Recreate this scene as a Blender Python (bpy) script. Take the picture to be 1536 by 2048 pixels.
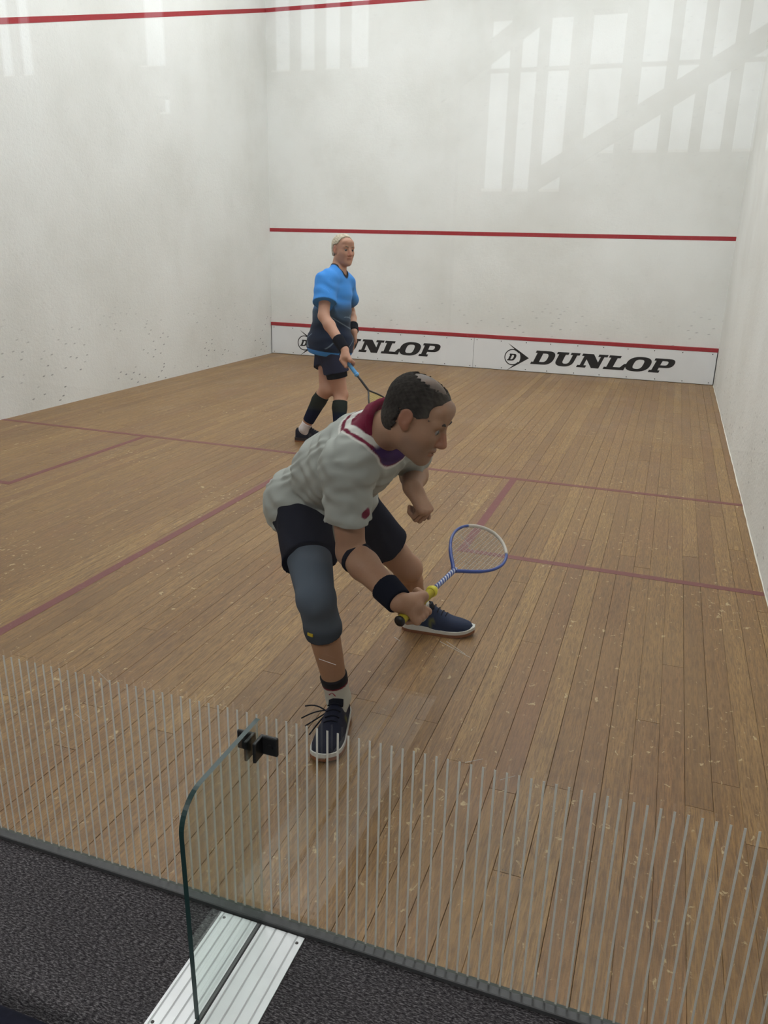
import bpy, bmesh, math, random
import numpy as np
from mathutils import Vector, Matrix

random.seed(7)
rng = np.random.default_rng(11)
for o in list(bpy.data.objects):
    bpy.data.objects.remove(o)
scene = bpy.context.scene
COL = scene.collection

# ------------------------------------------------------------------ camera, world, exposure
CAM = Vector((5.77215, -1.41819, 1.63348))
cd = bpy.data.cameras.new('camera')
cam = bpy.data.objects.new('camera', cd)
COL.objects.link(cam)
cam.rotation_mode = 'XYZ'
cam.location = CAM
cam.rotation_euler = (1.245198, -0.0237569, 0.341619)
cd.sensor_fit = 'VERTICAL'
cd.sensor_height = 36.0
cd.lens = 1583.833 / 2048.0 * 36.0
cd.clip_start = 0.02
scene.camera = cam

world = bpy.data.worlds.new('world')
scene.world = world
world.use_nodes = True
bg = world.node_tree.nodes['Background']
bg.inputs[0].default_value = (0.86, 0.93, 1.0, 1)
bg.inputs[1].default_value = 1.25

scene.view_settings.view_transform = 'Standard'
scene.view_settings.look = 'None'
scene.view_settings.exposure = 0.0
scene.view_settings.gamma = 1.0
scene.view_settings.use_curve_mapping = False

LAMP = 28.5      # emission of the court's ceiling lamps

# ------------------------------------------------------------------ helpers
def lin(r, g, b):
    f = lambda c: (c / 255 / 12.92) if c / 255 <= 0.04045 else ((c / 255 + 0.055) / 1.055) ** 2.4
    return (f(r), f(g), f(b), 1)

def link(o, parent=None):
    COL.objects.link(o)
    if parent is not None:
        o.parent = parent
    return o

def tag(o, label=None, cat=None, group=None, kind=None):
    if label: o['label'] = label
    if cat: o['category'] = cat
    if group: o['group'] = group
    if kind: o['kind'] = kind
    return o

def thing(name, label, cat, loc=(0, 0, 0), group=None):
    o = bpy.data.objects.new(name, None)
    o.location = loc
    o.empty_display_size = 0.1
    link(o)
    return tag(o, label, cat, group)

def put(o, parent):
    """parent without moving: child keeps its world place (parents are never rotated)"""
    o.parent = parent
    o.location = Vector(o.location) - Vector(parent.location)
    return o

def mesh_obj(name, verts, faces, mat, parent=None, smooth=False, kind=None):
    me = bpy.data.meshes.new(name)
    me.from_pydata([tuple(v) for v in verts], [], [tuple(f) for f in faces])
    me.materials.append(mat)
    if smooth:
        me.polygons.foreach_set('use_smooth', [True] * len(me.polygons))
    me.update()
    o = bpy.data.objects.new(name, me)
    COL.objects.link(o)
    if parent is not None: put(o, parent)
    if kind: o['kind'] = kind
    return o

def bm_obj(name, bm, mat, parent=None, smooth=False, kind=None):
    me = bpy.data.meshes.new(name)
    bm.to_mesh(me)
    bm.free()
    me.materials.append(mat)
    if smooth:
        me.polygons.foreach_set('use_smooth', [True] * len(me.polygons))
    o = bpy.data.objects.new(name, me)
    COL.objects.link(o)
    if parent is not None: put(o, parent)
    if kind: o['kind'] = kind
    return o

def add_box(bm, lo, hi, bevel=0.0, seg=1):
    r = bmesh.ops.create_cube(bm, size=1.0)
    vs = r['verts']
    c = [(a + b) / 2 for a, b in zip(lo, hi)]
    s = [b - a for a, b in zip(lo, hi)]
    for v in vs:
        v.co = Vector((c[0] + v.co.x * s[0], c[1] + v.co.y * s[1], c[2] + v.co.z * s[2]))
    if bevel > 0:
        es = list({e for v in vs for e in v.link_edges})
        bmesh.ops.bevel(bm, geom=es, offset=bevel, segments=seg, profile=0.5, affect='EDGES')

def box(name, lo, hi, mat, parent=None, bevel=0.0, seg=1, kind=None, smooth=False):
    bm = bmesh.new()
    add_box(bm, lo, hi, bevel, seg)
    return bm_obj(name, bm, mat, parent, smooth, kind)

def add_tube(bm, pts, radii, n=10, cap=True, closed=False):
    pts = [Vector(p) for p in pts]
    if not hasattr(radii, '__len__'): radii = [radii] * len(pts)
    rings = []
    m = len(pts)
    ref = None
    for i, p in enumerate(pts):
        a = pts[(i - 1) % m] if (closed or i > 0) else pts[i]
        b = pts[(i + 1) % m] if (closed or i < m - 1) else pts[i]
        t = (b - a).normalized()
        if ref is None:
            ref = Vector((0, 0, 1)) if abs(t.z) < 0.9 else Vector((1, 0, 0))
        u = (ref - t * ref.dot(t)).normalized()
        ref = u
        w = t.cross(u)
        rings.append([bm.verts.new(p + (u * math.cos(k * 2 * math.pi / n) + w * math.sin(k * 2 * math.pi / n)) * radii[i]) for k in range(n)])
    for i in range(m if closed else m - 1):
        A, B = rings[i], rings[(i + 1) % m]
        for k in range(n):
            bm.faces.new((A[k], A[(k + 1) % n], B[(k + 1) % n], B[k]))
    if cap and not closed:
        bm.faces.new(rings[0][::-1])
        bm.faces.new(rings[-1])

def poly_mesh(name, loops, depth, mat, parent=None, to_world=None):
    """flat shape with holes (even-odd) extruded by depth; to_world maps (x,y,z)->world"""
    cu = bpy.data.curves.new(name, 'CURVE')
    cu.dimensions = '2D'
    cu.fill_mode = 'BOTH'
    cu.extrude = depth / 2
    for lp in loops:
        s = cu.splines.new('POLY')
        s.points.add(len(lp) - 1)
        for p, q in zip(s.points, lp):
            p.co = (q[0], q[1], 0, 1)
        s.use_cyclic_u = True
    tmp = bpy.data.objects.new('tmp', cu)
    me = bpy.data.meshes.new_from_object(tmp)
    bpy.data.objects.remove(tmp)
    bpy.data.curves.remove(cu)
    me.name = name
    if to_world:
        for v in me.vertices:
            v.co = to_world(*v.co)
    me.materials.clear()
    me.materials.append(mat)
    o = bpy.data.objects.new(name, me)
    COL.objects.link(o)
    if parent is not None: put(o, parent)
    return o

# ------------------------------------------------------------------ materials
class NT:
    def __init__(self, name):
        self.m = bpy.data.materials.new(name)
        self.m.use_nodes = True
        self.t = self.m.node_tree
        self.n = self.t.nodes
        self.b = self.n['Principled BSDF']
        self.out = self.n['Material Output']
    def node(self, t, **kw):
        x = self.n.new(t)
        for k, v in kw.items():
            if k.startswith('i_'):
                key = k[2:]
                x.inputs[int(key) if key.isdigit() else key].default_value = v
            else:
                setattr(x, k, v)
        return x
    def l(self, a, b): self.t.links.new(a, b)
    def mix(self, fac, a, b, blend='MIX'):
        x = self.node('ShaderNodeMix', data_type='RGBA', blend_type=blend)
        for s, v in ((0, fac), (6, a), (7, b)):
            if hasattr(v, 'links') or isinstance(v, bpy.types.NodeSocket): self.l(v, x.inputs[s])
            else: x.inputs[s].default_value = v
        return x.outputs[2]
    def math(self, op, a, b=0.0, clamp=False):
        x = self.node('ShaderNodeMath', operation=op, use_clamp=clamp)
        for s, v in ((0, a), (1, b)):
            if isinstance(v, bpy.types.NodeSocket): self.l(v, x.inputs[s])
            else: x.inputs[s].default_value = v
        return x.outputs[0]
    def noise(self, vec, scale, detail=4.0, rough=0.55, dist=0.0):
        x = self.node('ShaderNodeTexNoise')
        x.inputs['Scale'].default_value = scale
        x.inputs['Detail'].default_value = detail
        x.inputs['Roughness'].default_value = rough
        x.inputs['Distortion'].default_value = dist
        if vec is not None: self.l(vec, x.inputs['Vector'])
        return x.outputs['Fac']
    def mapping(self, vec, scale=(1, 1, 1), loc=(0, 0, 0)):
        x = self.node('ShaderNodeMapping')
        x.inputs['Scale'].default_value = scale
        x.inputs['Location'].default_value = loc
        self.l(vec, x.inputs['Vector'])
        return x.outputs[0]
    def ramp(self, fac, stops, interp='LINEAR'):
        x = self.node('ShaderNodeValToRGB')
        x.color_ramp.interpolation = interp
        e = x.color_ramp.elements
        while len(e) < len(stops): e.new(0.5)
        for q, (p, c) in zip(e, stops):
            q.position = p
            q.color = c if len(c) == 4 else (*c, 1)
        self.l(fac, x.inputs[0])
        return x.outputs[0]
    def bump(self, h, strength=0.2, dist=0.01):
        x = self.node('ShaderNodeBump')
        x.inputs['Strength'].default_value = strength
        x.inputs['Distance'].default_value = dist
        self.l(h, x.inputs['Height'])
        self.l(x.outputs[0], self.b.inputs['Normal'])
    def pos(self): return self.node('ShaderNodeNewGeometry').outputs['Position']
    def base(self, c):
        if isinstance(c, bpy.types.NodeSocket): self.l(c, self.b.inputs['Base Color'])
        else: self.b.inputs['Base Color'].default_value = c
    def set(self, rough=0.5, spec=0.5, metal=0.0):
        self.b.inputs['Roughness'].default_value = rough
        self.b.inputs['Specular IOR Level'].default_value = spec
        self.b.inputs['Metallic'].default_value = metal
        return self

def simple(name, c, rough=0.5, spec=0.5, metal=0.0, nscale=0, namp=0.15, bump=0.0):
    t = NT(name).set(rough, spec, metal)
    if nscale:
        n = t.noise(t.pos(), nscale)
        t.base(t.mix(n, tuple(x * (1 - namp) for x in c[:3]) + (1,), tuple(min(1, x * (1 + namp)) for x in c[:3]) + (1,)))
        if bump: t.bump(n, bump, 0.004)
    else:
        t.base(c)
    return t.m

G1 = (0, 0, 0, 1)
W1 = (1, 1, 1, 1)

def plaster(name, axis, rough=1.0):
    """painted plaster: faint clouds, ball marks, little chips"""
    t = NT(name).set(0.62, 0.3)
    p = t.pos()
    big = t.noise(p, 0.9, 5, 0.6)
    base = t.ramp(big, [(0.3, (0.70, 0.70, 0.665)), (0.55, (0.78, 0.785, 0.76)), (0.75, (0.82, 0.83, 0.81))])
    smear = t.noise(t.mapping(p, (1.2, 1.2, 0.5), (3, 1, 7)), 1.7, 6, 0.7)
    base = t.mix(t.ramp(smear, [(0.56, G1), (0.75, (0.16, 0.16, 0.16, 1))]), base, (0.52, 0.51, 0.46, 1))
    # ball marks: small dark ticks, more of them low on the wall
    sep = t.node('ShaderNodeSeparateXYZ')
    t.l(p, sep.inputs[0])
    cb = t.node('ShaderNodeCombineXYZ')
    along = sep.outputs[axis]
    t.l(t.math('ADD', along, t.math('MULTIPLY', sep.outputs['Z'], -0.8)), cb.inputs[0])
    t.l(t.math('MULTIPLY', sep.outputs['Z'], 2.4), cb.inputs[1])
    vo = t.node('ShaderNodeTexVoronoi', voronoi_dimensions='2D')
    vo.inputs['Scale'].default_value = 7.0
    t.l(cb.outputs[0], vo.inputs['Vector'])
    tick = t.ramp(vo.outputs['Distance'], [(0.085, W1), (0.15, G1)])
    low = t.ramp(t.math('MULTIPLY', sep.outputs['Z'], 0.4), [(0.1, W1), (0.40, (0.10, 0.10, 0.10, 1))])
    sel = t.ramp(t.noise(t.mapping(p, (1, 1, 1), (9, 4, 2)), 1.9, 3), [(0.44, G1), (0.52, W1)])
    pick = t.node('ShaderNodeSeparateColor')
    t.l(vo.outputs['Color'], pick.inputs[0])
    tick = t.math('MULTIPLY', tick, t.math('LESS_THAN', pick.outputs[0], 0.30))
    f = t.math('MULTIPLY', t.math('MULTIPLY', tick, low), sel)
    base = t.mix(t.math('MULTIPLY', f, 0.70), base, (0.10, 0.10, 0.11, 1))
    fine = t.noise(p, 60, 3, 0.6)
    base = t.mix(t.ramp(fine, [(0.60, G1), (0.8, (0.13 * rough, 0.13 * rough, 0.13 * rough, 1))]), base, (0.45, 0.45, 0.44, 1))
    t.base(base)
    t.bump(t.math('ADD', t.noise(p, 26, 4, 0.65), t.math('MULTIPLY', fine, 0.4)), 0.22 * rough, 0.012)
    return t.m

def plank_mat():
    t = NT('floor_timber')
    p = t.pos()
    oi = t.node('ShaderNodeObjectInfo')
    off = t.node('ShaderNodeCombineXYZ')
    t.l(t.math('MULTIPLY', oi.outputs['Random'], 37.0), off.inputs[0])
    t.l(t.math('MULTIPLY', oi.outputs['Random'], 91.0), off.inputs[1])
    add = t.node('ShaderNodeVectorMath', operation='ADD')
    t.l(p, add.inputs[0]); t.l(off.outputs[0], add.inputs[1])
    q = add.outputs[0]
    grain = t.noise(t.mapping(q, (60, 2.2, 1)), 1.0, 6, 0.62, 0.3)
    fine = t.noise(t.mapping(q, (190, 13, 1)), 1.0, 5, 0.75)
    tone = t.ramp(oi.outputs['Random'], [(0.0, (0.228, 0.122, 0.044)), (0.2, (0.335, 0.192, 0.068)), (0.42, (0.268, 0.144, 0.053)),
                                        (0.58, (0.345, 0.204, 0.073)), (0.76, (0.255, 0.130, 0.051)), (0.92, (0.390, 0.236, 0.087))])
    c = t.mix(t.ramp(grain, [(0.34, (0.75, 0.75, 0.75, 1)), (0.62, G1)]), tone, (0.165, 0.092, 0.040, 1))
    c = t.mix(t.ramp(fine, [(0.38, (0.85, 0.85, 0.85, 1)), (0.56, G1)]), c, (0.125, 0.066, 0.028, 1))
    # long-wave scuffing and grey traffic wear
    wear = t.noise(t.mapping(p, (1.2, 0.7, 1)), 1.3, 6, 0.65)
    c = t.mix(t.ramp(wear, [(0.42, G1), (0.72, (0.34, 0.34, 0.34, 1))]), c, (0.32, 0.212, 0.108, 1))
    red = t.noise(t.mapping(p, (1.6, 0.6, 1), (5, 9, 0)), 1.5, 3)
    c = t.mix(t.ramp(red, [(0.55, G1), (0.8, (0.30, 0.30, 0.30, 1))]), c, (0.22, 0.10, 0.052, 1))
    # chips where the finish is gone, thickest in the near right quarter
    chip = t.noise(t.mapping(p, (1.0, 0.75, 1)), 34, 5, 0.62, 0.6)
    where = t.noise(t.mapping(p, (1, 1, 1), (2.7, 0.4, 0)), 1.6, 3)
    th = t.math('ADD', chip, t.math('MULTIPLY', where, 0.22))
    c = t.mix(t.ramp(th, [(0.755, G1), (0.79, (0.8, 0.8, 0.8, 1))]), c, (0.52, 0.40, 0.22, 1))
    scr = t.noise(t.mapping(p, (14, 90, 1)), 1.0, 2, 0.5)
    c = t.mix(t.ramp(scr, [(0.78, G1), (0.86, (0.35, 0.35, 0.35, 1))]), c, (0.48, 0.40, 0.28, 1))
    t.base(c)
    r = t.ramp(wear, [(0.35, (0.36, 0.36, 0.36, 1)), (0.7, (0.52, 0.52, 0.52, 1))])
    t.l(r, t.b.inputs['Roughness'])
    t.b.inputs['Specular IOR Level'].default_value = 0.34
    t.bump(t.math('ADD', grain, t.math('MULTIPLY', fine, 0.6)), 0.10, 0.004)
    return t.m

def carpet_mat():
    t = NT('carpet_pile').set(0.95, 0.1)
    p = t.pos()
    a = t.noise(t.mapping(p, (95, 300, 200)), 1.0, 4, 0.75)
    b = t.noise(p, 9, 3, 0.6)
    c = t.ramp(a, [(0.38, (0.018, 0.016, 0.019)), (0.51, (0.080, 0.074, 0.079)), (0.64, (0.30, 0.285, 0.295))])
    c = t.mix(t.ramp(b, [(0.3, (0.25, 0.25, 0.25, 1)), (0.7, G1)]), c, (0.03, 0.028, 0.032, 1))
    t.base(c)
    t.bump(a, 0.8, 0.006)
    return t.m

def glass_mat(name, tint):
    """clear sheet: straight-through transmission plus mirror reflection by Fresnel at each face"""
    t = NT(name)
    t.n.remove(t.b)
    g = t.node('ShaderNodeNewGeometry')
    ior = t.math('ADD', t.math('MULTIPLY', g.outputs['Backfacing'], 1 / 1.5 - 1.5), 1.5)
    fr = t.node('ShaderNodeFresnel')
    t.l(ior, fr.inputs['IOR'])
    tr = t.node('ShaderNodeBsdfTransparent')
    tr.inputs[0].default_value = tint
    gl = t.node('ShaderNodeBsdfGlossy')
    gl.inputs['Roughness'].default_value = 0.0
    gl.inputs['Color'].default_value = (1, 1, 1, 1)
    mx = t.node('ShaderNodeMixShader')
    t.l(fr.outputs[0], mx.inputs[0]); t.l(tr.outputs[0], mx.inputs[1]); t.l(gl.outputs[0], mx.inputs[2])
    t.l(mx.outputs[0], t.out.inputs[0])
    return t.m

def line_mat(name, c, wearc):
    t = NT(name).set(0.5, 0.4)
    n = t.noise(t.mapping(t.pos(), (9, 9, 9)), 3.0, 6, 0.7)
    t.base(t.mix(t.ramp(n, [(0.58, G1), (0.72, (0.75, 0.75, 0.75, 1))]), c, wearc))
    return t.m

def emit(name, c, s):
    t = NT(name)
    t.n.remove(t.b)
    e = t.node('ShaderNodeEmission')
    e.inputs[0].default_value = c
    e.inputs[1].default_value = s
    t.l(e.outputs[0], t.out.inputs[0])
    return t.m

def vcol(name, rough=0.8, spec=0.2, bscale=220, bstr=0.15, sheen=0.0, sss=0.0):
    t = NT(name).set(rough, spec)
    a = t.node('ShaderNodeAttribute', attribute_name='col')
    n = t.noise(t.pos(), bscale, 3, 0.6)
    m = t.mix(t.ramp(n, [(0.3, (0.25, 0.25, 0.25, 1)), (0.7, G1)]), a.outputs['Color'], t.mix(1.0, a.outputs['Color'], (0.72, 0.72, 0.72, 1), 'MULTIPLY'))
    t.base(m)
    t.bump(n, bstr, 0.002)
    if sheen: t.b.inputs['Sheen Weight'].default_value = sheen
    if sss:
        t.b.inputs['Subsurface Weight'].default_value = sss
        t.b.inputs['Subsurface Radius'].default_value = (0.012, 0.005, 0.003)
        t.b.inputs['Subsurface Scale'].default_value = 0.6
    return t.m

M = {}
M['wall_x'] = plaster('court_plaster_side', 'Y', 2.0)
M['wall_y'] = plaster('court_plaster_front', 'X')
M['plank'] = plank_mat()
M['sub'] = simple('floor_gap_dark', (0.060, 0.036, 0.020, 1), 0.9, 0.1)
M['carpet'] = carpet_mat()
M['glass'] = glass_mat('court_glass', (0.985, 0.99, 0.985, 1))
M['finglass'] = glass_mat('fin_glass', (0.90, 0.945, 0.925, 1))
M['edge'] = simple('glass_edge_green', (0.016, 0.045, 0.044, 1), 0.38, 0.4)
M['scratch'] = simple('glass_scratch', (0.62, 0.60, 0.56, 1), 0.8, 0.2)
M['ground'] = simple('ground_glass_edge', (0.10, 0.11, 0.10, 1), 0.95, 0.0)
def stripe_mat():
    t = NT('etched_stripe').set(0.8, 0.2)
    t.base(lin(222, 221, 214))
    tl = t.node('ShaderNodeBsdfTranslucent')
    tl.inputs[0].default_value = lin(232, 231, 226)
    mx = t.node('ShaderNodeMixShader')
    mx.inputs[0].default_value = 0.5
    t.l(t.b.outputs[0], mx.inputs[1]); t.l(tl.outputs[0], mx.inputs[2]); t.l(mx.outputs[0], t.out.inputs[0])
    return t.m
M['stripe'] = stripe_mat()
M['floorline'] = line_mat('floor_line_paint', (0.175, 0.052, 0.050, 1), (0.24, 0.15, 0.10, 1))
M['wallline'] = line_mat('wall_line_paint', (0.34, 0.022, 0.030, 1), (0.42, 0.10, 0.10, 1))
M['tin'] = simple('tin_white', (0.76, 0.77, 0.78, 1), 0.4, 0.5, nscale=5, namp=0.06)
M['ink'] = simple('black_print', (0.012, 0.012, 0.013, 1), 0.45, 0.4)
M['screw'] = simple('dark_screw', (0.06, 0.055, 0.05, 1), 0.5, 0.5)
M['channel'] = simple('grey_channel', (0.060, 0.062, 0.064, 1), 0.5, 0.5, nscale=25, namp=0.3)
M['blackmetal'] = simple('black_clamp', (0.012, 0.012, 0.013, 1), 0.42, 0.5)
M['alu'] = simple('ribbed_aluminium', (0.78, 0.80, 0.81, 1), 0.42, 0.5, 0.35, nscale=18, namp=0.07)
M['groove'] = simple('groove_grey', (0.52, 0.54, 0.55, 1), 0.6, 0.3, 0.2)
M['ceil'] = simple('ceiling_white', (0.80, 0.80, 0.79, 1), 0.8, 0.2)
M['roomwall'] = simple('spectator_wall', (0.20, 0.195, 0.19, 1), 0.8, 0.2, nscale=2)
M['darkwood'] = simple('dark_stair', (0.05, 0.045, 0.04, 1), 0.6, 0.3)
M['lampbody'] = simple('lamp_body', (0.8, 0.8, 0.8, 1), 0.5, 0.4)
M['lamp'] = emit('lamp_diffuser', (0.95, 0.985, 1.0, 1), LAMP)
M['addedlamp'] = emit('added_lamp_diffuser', (1.0, 0.98, 0.95, 1), 72.0)  # glow of the lamps added over the viewing carpet
M['filler'] = simple('wall_foot_filler', (0.72, 0.70, 0.62, 1), 0.7, 0.2, nscale=20)
M['seat'] = simple('dark_navy_fabric', (0.012, 0.013, 0.022, 1), 0.95, 0.1, nscale=120, namp=0.4)

# ------------------------------------------------------------------ the court: shell
CW, CL, CH = 6.4, 9.75, 5.9
w_left = tag(box('wall_left', (-0.25, 0.0, 0.0), (0, CL + 0.25, CH), M['wall_x']), kind='structure')
w_right = tag(box('wall_right', (CW, 0.0, 0.0), (CW + 0.25, CL + 0.25, CH), M['wall_x']), kind='structure')
w_front = tag(box('wall_front', (0, CL, 0.0), (CW, CL + 0.25, CH), M['wall_y']), kind='structure')
ceiling = tag(box('ceiling', (-3.0, -7.3, CH), (9.2, CL + 0.25, CH + 0.15), M['ceil']), kind='structure')

# painted lines on the walls
def wall_strip(name, parent, lo, hi, mat):
    return box(name, lo, hi, mat, parent)
OUT = 4.605
wall_strip('out_line', w_front, (0.0, CL - 0.002, OUT), (CW, CL + 0.001, OUT + 0.05), M['wallline'])
wall_strip('service_line', w_front, (0.0, CL - 0.002, 1.778), (CW, CL + 0.001, 1.828), M['wallline'])
def slope_line(name, parent, x0, x1):
    z0, z1 = OUT, 2.13
    vs = []
    for x in (x0, x1):
        for y, z in ((CL, z0), (CL, z0 + 0.05), (0.0, z1 + 0.05), (0.0, z1)):
            vs.append((x, y, z))
    fs = [(0, 1, 2, 3), (7, 6, 5, 4), (0, 4, 5, 1), (1, 5, 6, 2), (2, 6, 7, 3), (3, 7, 4, 0)]
    return mesh_obj(name, vs, fs, M['wallline'], parent)
slope_line('side_out_line', w_left, -0.001, 0.002)
slope_line('side_out_line', w_right, CW - 0.002, CW + 0.001)

# floor: dark bed under single boards
floor = tag(box('floor', (0, 0, -0.08), (CW, CL, -0.006), M['sub']), kind='structure')
PITCH, EDGE0 = 0.0842, 5.839
joints = [(5.883, 1.281), (5.965, 1.749), (5.31, 0.795), (5.632, 0.778), (5.556, 0.356), (6.049, 0.84), (3.465, 0.815), (4.056, 0.382)]
bm = bmesh.new()
add_box(bm, (-0.5, -0.5, -0.5), (0.5, 0.5, 0.5))
plank_me = bpy.data.meshes.new('plank')
bm.to_mesh(plank_me); bm.free()
# unit board whose upper edges are eased; scaled per board
def plank_mesh():
    e, d = 0.012, 0.10      # share of width / thickness that is eased
    prof = [(-0.5, -0.5), (0.5, -0.5), (0.5, 0.5 - d), (0.5 - e, 0.5), (-0.5 + e, 0.5), (-0.5, 0.5 - d)]
    vs = [(x, y, z) for y in (-0.5, 0.5) for x, z in prof]
    n = len(prof)
    fs = [tuple(range(n)), tuple(range(2 * n - 1, n - 1, -1))] + [(i + n, (i + 1) % n + n, (i + 1) % n, i) for i in range(n)]
    me = bpy.data.meshes.new('plank')
    me.from_pydata(vs, [], fs)
    me.materials.append(M['plank'])
    return me
bpy.data.meshes.remove(plank_me)
PM = plank_mesh()
i0 = -int(EDGE0 / PITCH) - 1
nb = 0
for i in range(i0, 9):
    x0, x1 = max(0.0, EDGE0 + i * PITCH), min(CW, EDGE0 + (i + 1) * PITCH)
    if x1 - x0 < 0.006: continue
    cuts = [y for x, y in joints if x0 < x < x1]
    y = cuts[0] if cuts else random.uniform(0.5, 3.0)
    cuts = [y]
    while True:
        y += random.uniform(2.1, 3.9)
        if y > CL - 0.5: break
        cuts.append(y)
    ends = [0.0] + cuts + [CL]
    for a, b in zip(ends[:-1], ends[1:]):
        o = bpy.data.objects.new('plank', PM)
        g = 0.0003 if random.random() < 0.72 else 0.0009
        o.location = ((x0 + x1) / 2, (a + b) / 2, -0.004 + random.uniform(-0.0003, 0))
        o.scale = (x1 - x0 - 2 * g, b - a - 0.002, 0.008)
        link(o, floor)
        nb += 1
print('planks', nb)

# painted court lines: children of the floor
SBW, SBY, SY = 1.605, 2.674, 4.252
def fl(name, x0, x1, y0, y1):
    return box(name, (x0, y0, -0.001), (x1, y1, 0.0006), M['floorline'], floor)
fl('short_line', 0, CW, SY, SY + 0.05)
fl('half_court_line', 3.175, 3.225, 0, SY)
for s in (0, 1):
    xa, xb = (SBW - 0.05, SBW) if s == 0 else (CW - SBW, CW - SBW + 0.05)
    fl('service_box_side_line', xa, xb, SBY, SY)
    fl('service_box_back_line', 0 if s == 0 else xb, xa if s == 0 else CW, SBY, SBY + 0.05)
# nail holes by the butt joints
bm = bmesh.new()
for x, y in joints:
    for dx in (-0.028, -0.02, 0.022, 0.029):
        for dy in (-0.012, 0.012):
            bmesh.ops.create_circle(bm, cap_ends=True, radius=0.0016, segments=6,
                                    matrix=Matrix.Translation((x + dx, y + dy + random.uniform(-.003, .003), 0.0007)))
bm_obj('nail_hole', bm, M['screw'], floor, kind='stuff')
# worn filler bead along the foot of the right wall
bm = bmesh.new()
pts = [(CW - 0.002 + random.uniform(-.002, .002), y, 0.003) for y in np.linspace(0.01, CL - 0.01, 90)]
add_tube(bm, pts, [random.uniform(0.0025, 0.0055) for _ in pts], 6)
tag(bm_obj('trim_1', bm, M['filler'], None, True), kind='structure')

# ------------------------------------------------------------------ the tin across the foot of the front wall
TIN = 0.472
tin = thing('tin_board', 'white metal board with black lettering along the foot of the front wall', 'board', (CW / 2, CL, 0))
TY = CL - 0.03
for x0, x1 in ((0.012, 3.191), (3.195, CW - 0.012)):
    box('panel', (x0, TY, 0.006), (x1, CL - 0.001, TIN - 0.05), M['tin'], tin, 0.002)
box('backing', (0.004, TY + 0.004, 0.002), (CW - 0.004, CL - 0.0005, TIN - 0.052), M['ink'], tin)
box('top_rail', (0.004, TY - 0.004, TIN - 0.05), (CW - 0.004, CL - 0.0005, TIN), M['wallline'], tin, 0.004, 2)['label'] = 'red painted top rail'
bm = bmesh.new()
for px in (0.012, 3.195):
    for k in range(10):
        for z in (0.03, TIN - 0.075):
            x = px + 0.04 + k * (3.19 - 0.09) / 9 + random.uniform(-.03, .03) * (0 < k < 9)
            bmesh.ops.create_cone(bm, cap_ends=True, segments=8, radius1=0.0075, radius2=0.005, depth=0.004,
                                  matrix=Matrix.Translation((x, TY - 0.002, z)) @ Matrix.Rotation(math.pi / 2, 4, 'X'))
bm_obj('screw_heads', bm, M['screw'], tin, kind='stuff')

def arc(cx, cy, rx, ry, a0, a1, n=10, p=2.5):
    out = []
    for k in range(n + 1):
        a = math.radians(a0 + (a1 - a0) * k / n)
        c, s = math.cos(a), math.sin(a)
        out.append((cx + rx * math.copysign(abs(c) ** (2 / p), c), cy + ry * math.copysign(abs(s) ** (2 / p), s)))
    return out
GL = {
 'D': [[(0, 0), (.95, 0)] + arc(.95, .5, .65, .5, -90, 90, 14) + [(0, 1), (0, .83), (.15, .83), (.15, .17), (0, .17)],
       [(.60, .19), (.84, .19)] + arc(.84, .5, .26, .31, -90, 90, 10) + [(.60, .81)]],
 'U': [[(0, 1), (.80, 1), (.80, .83), (.62, .83), (.62, .42)] + arc(.86, .42, .24, .24, 180, 360, 10) + [(1.10, .83), (.94, .83), (.94, 1), (1.56, 1), (1.56, .83), (1.40, .83), (1.40, .40)]
       + arc(.78, .40, .62, .42, 0, -180, 16) + [(.16, .83), (0, .83)]],
 'N': [[(0, 0), (.62, 0), (.62, .17), (.43, .17), (.43, .60), (1.02, 0), (1.52, 0), (1.52, .83), (1.72, .83), (1.72, 1), (1.10, 1), (1.10, .83), (1.28, .83), (1.28, .44), (.74, 1), (0, 1), (0, .83), (.17, .83), (.17, .17), (0, .17)]],
 'L': [[(0, 0), (1.45, 0), (1.45, .46), (1.28, .46), (1.10, .19), (.62, .19), (.62, .83), (.82, .83), (.82, 1), (0, 1), (0, .83), (.17, .83), (.17, .17), (0, .17)]],
 'O': [arc(.8, .5, .8, .52, 0, 360, 36)[:-1], arc(.8, .5, .31, .33, 0, 360, 28, 3.0)[:-1]],
 'P': [[(0, 0), (.80, 0), (.80, .17), (.62, .17), (.62, .36), (1.05, .36)] + arc(1.05, .68, .55, .32, -90, 90, 12) + [(0, 1), (0, .83), (.17, .83), (.17, .17), (0, .17)],
       [(.62, .53), (.92, .53)] + arc(.92, .68, .20, .15, -90, 90, 8) + [(.62, .83)]],
}
SH = 0.42
def glyph(ch, x, z, h, w):
    w0 = max(p[0] for lp in GL[ch] for p in lp)
    loops = [[(x + p[0] / w0 * w + SH * p[1] * h, z + p[1] * h) for p in lp] for lp in GL[ch]]
    poly_mesh('letter', loops, 0.0015, M['ink'], tin, lambda a, b, c: (a, TY - 0.0008 - c, b))
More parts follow.
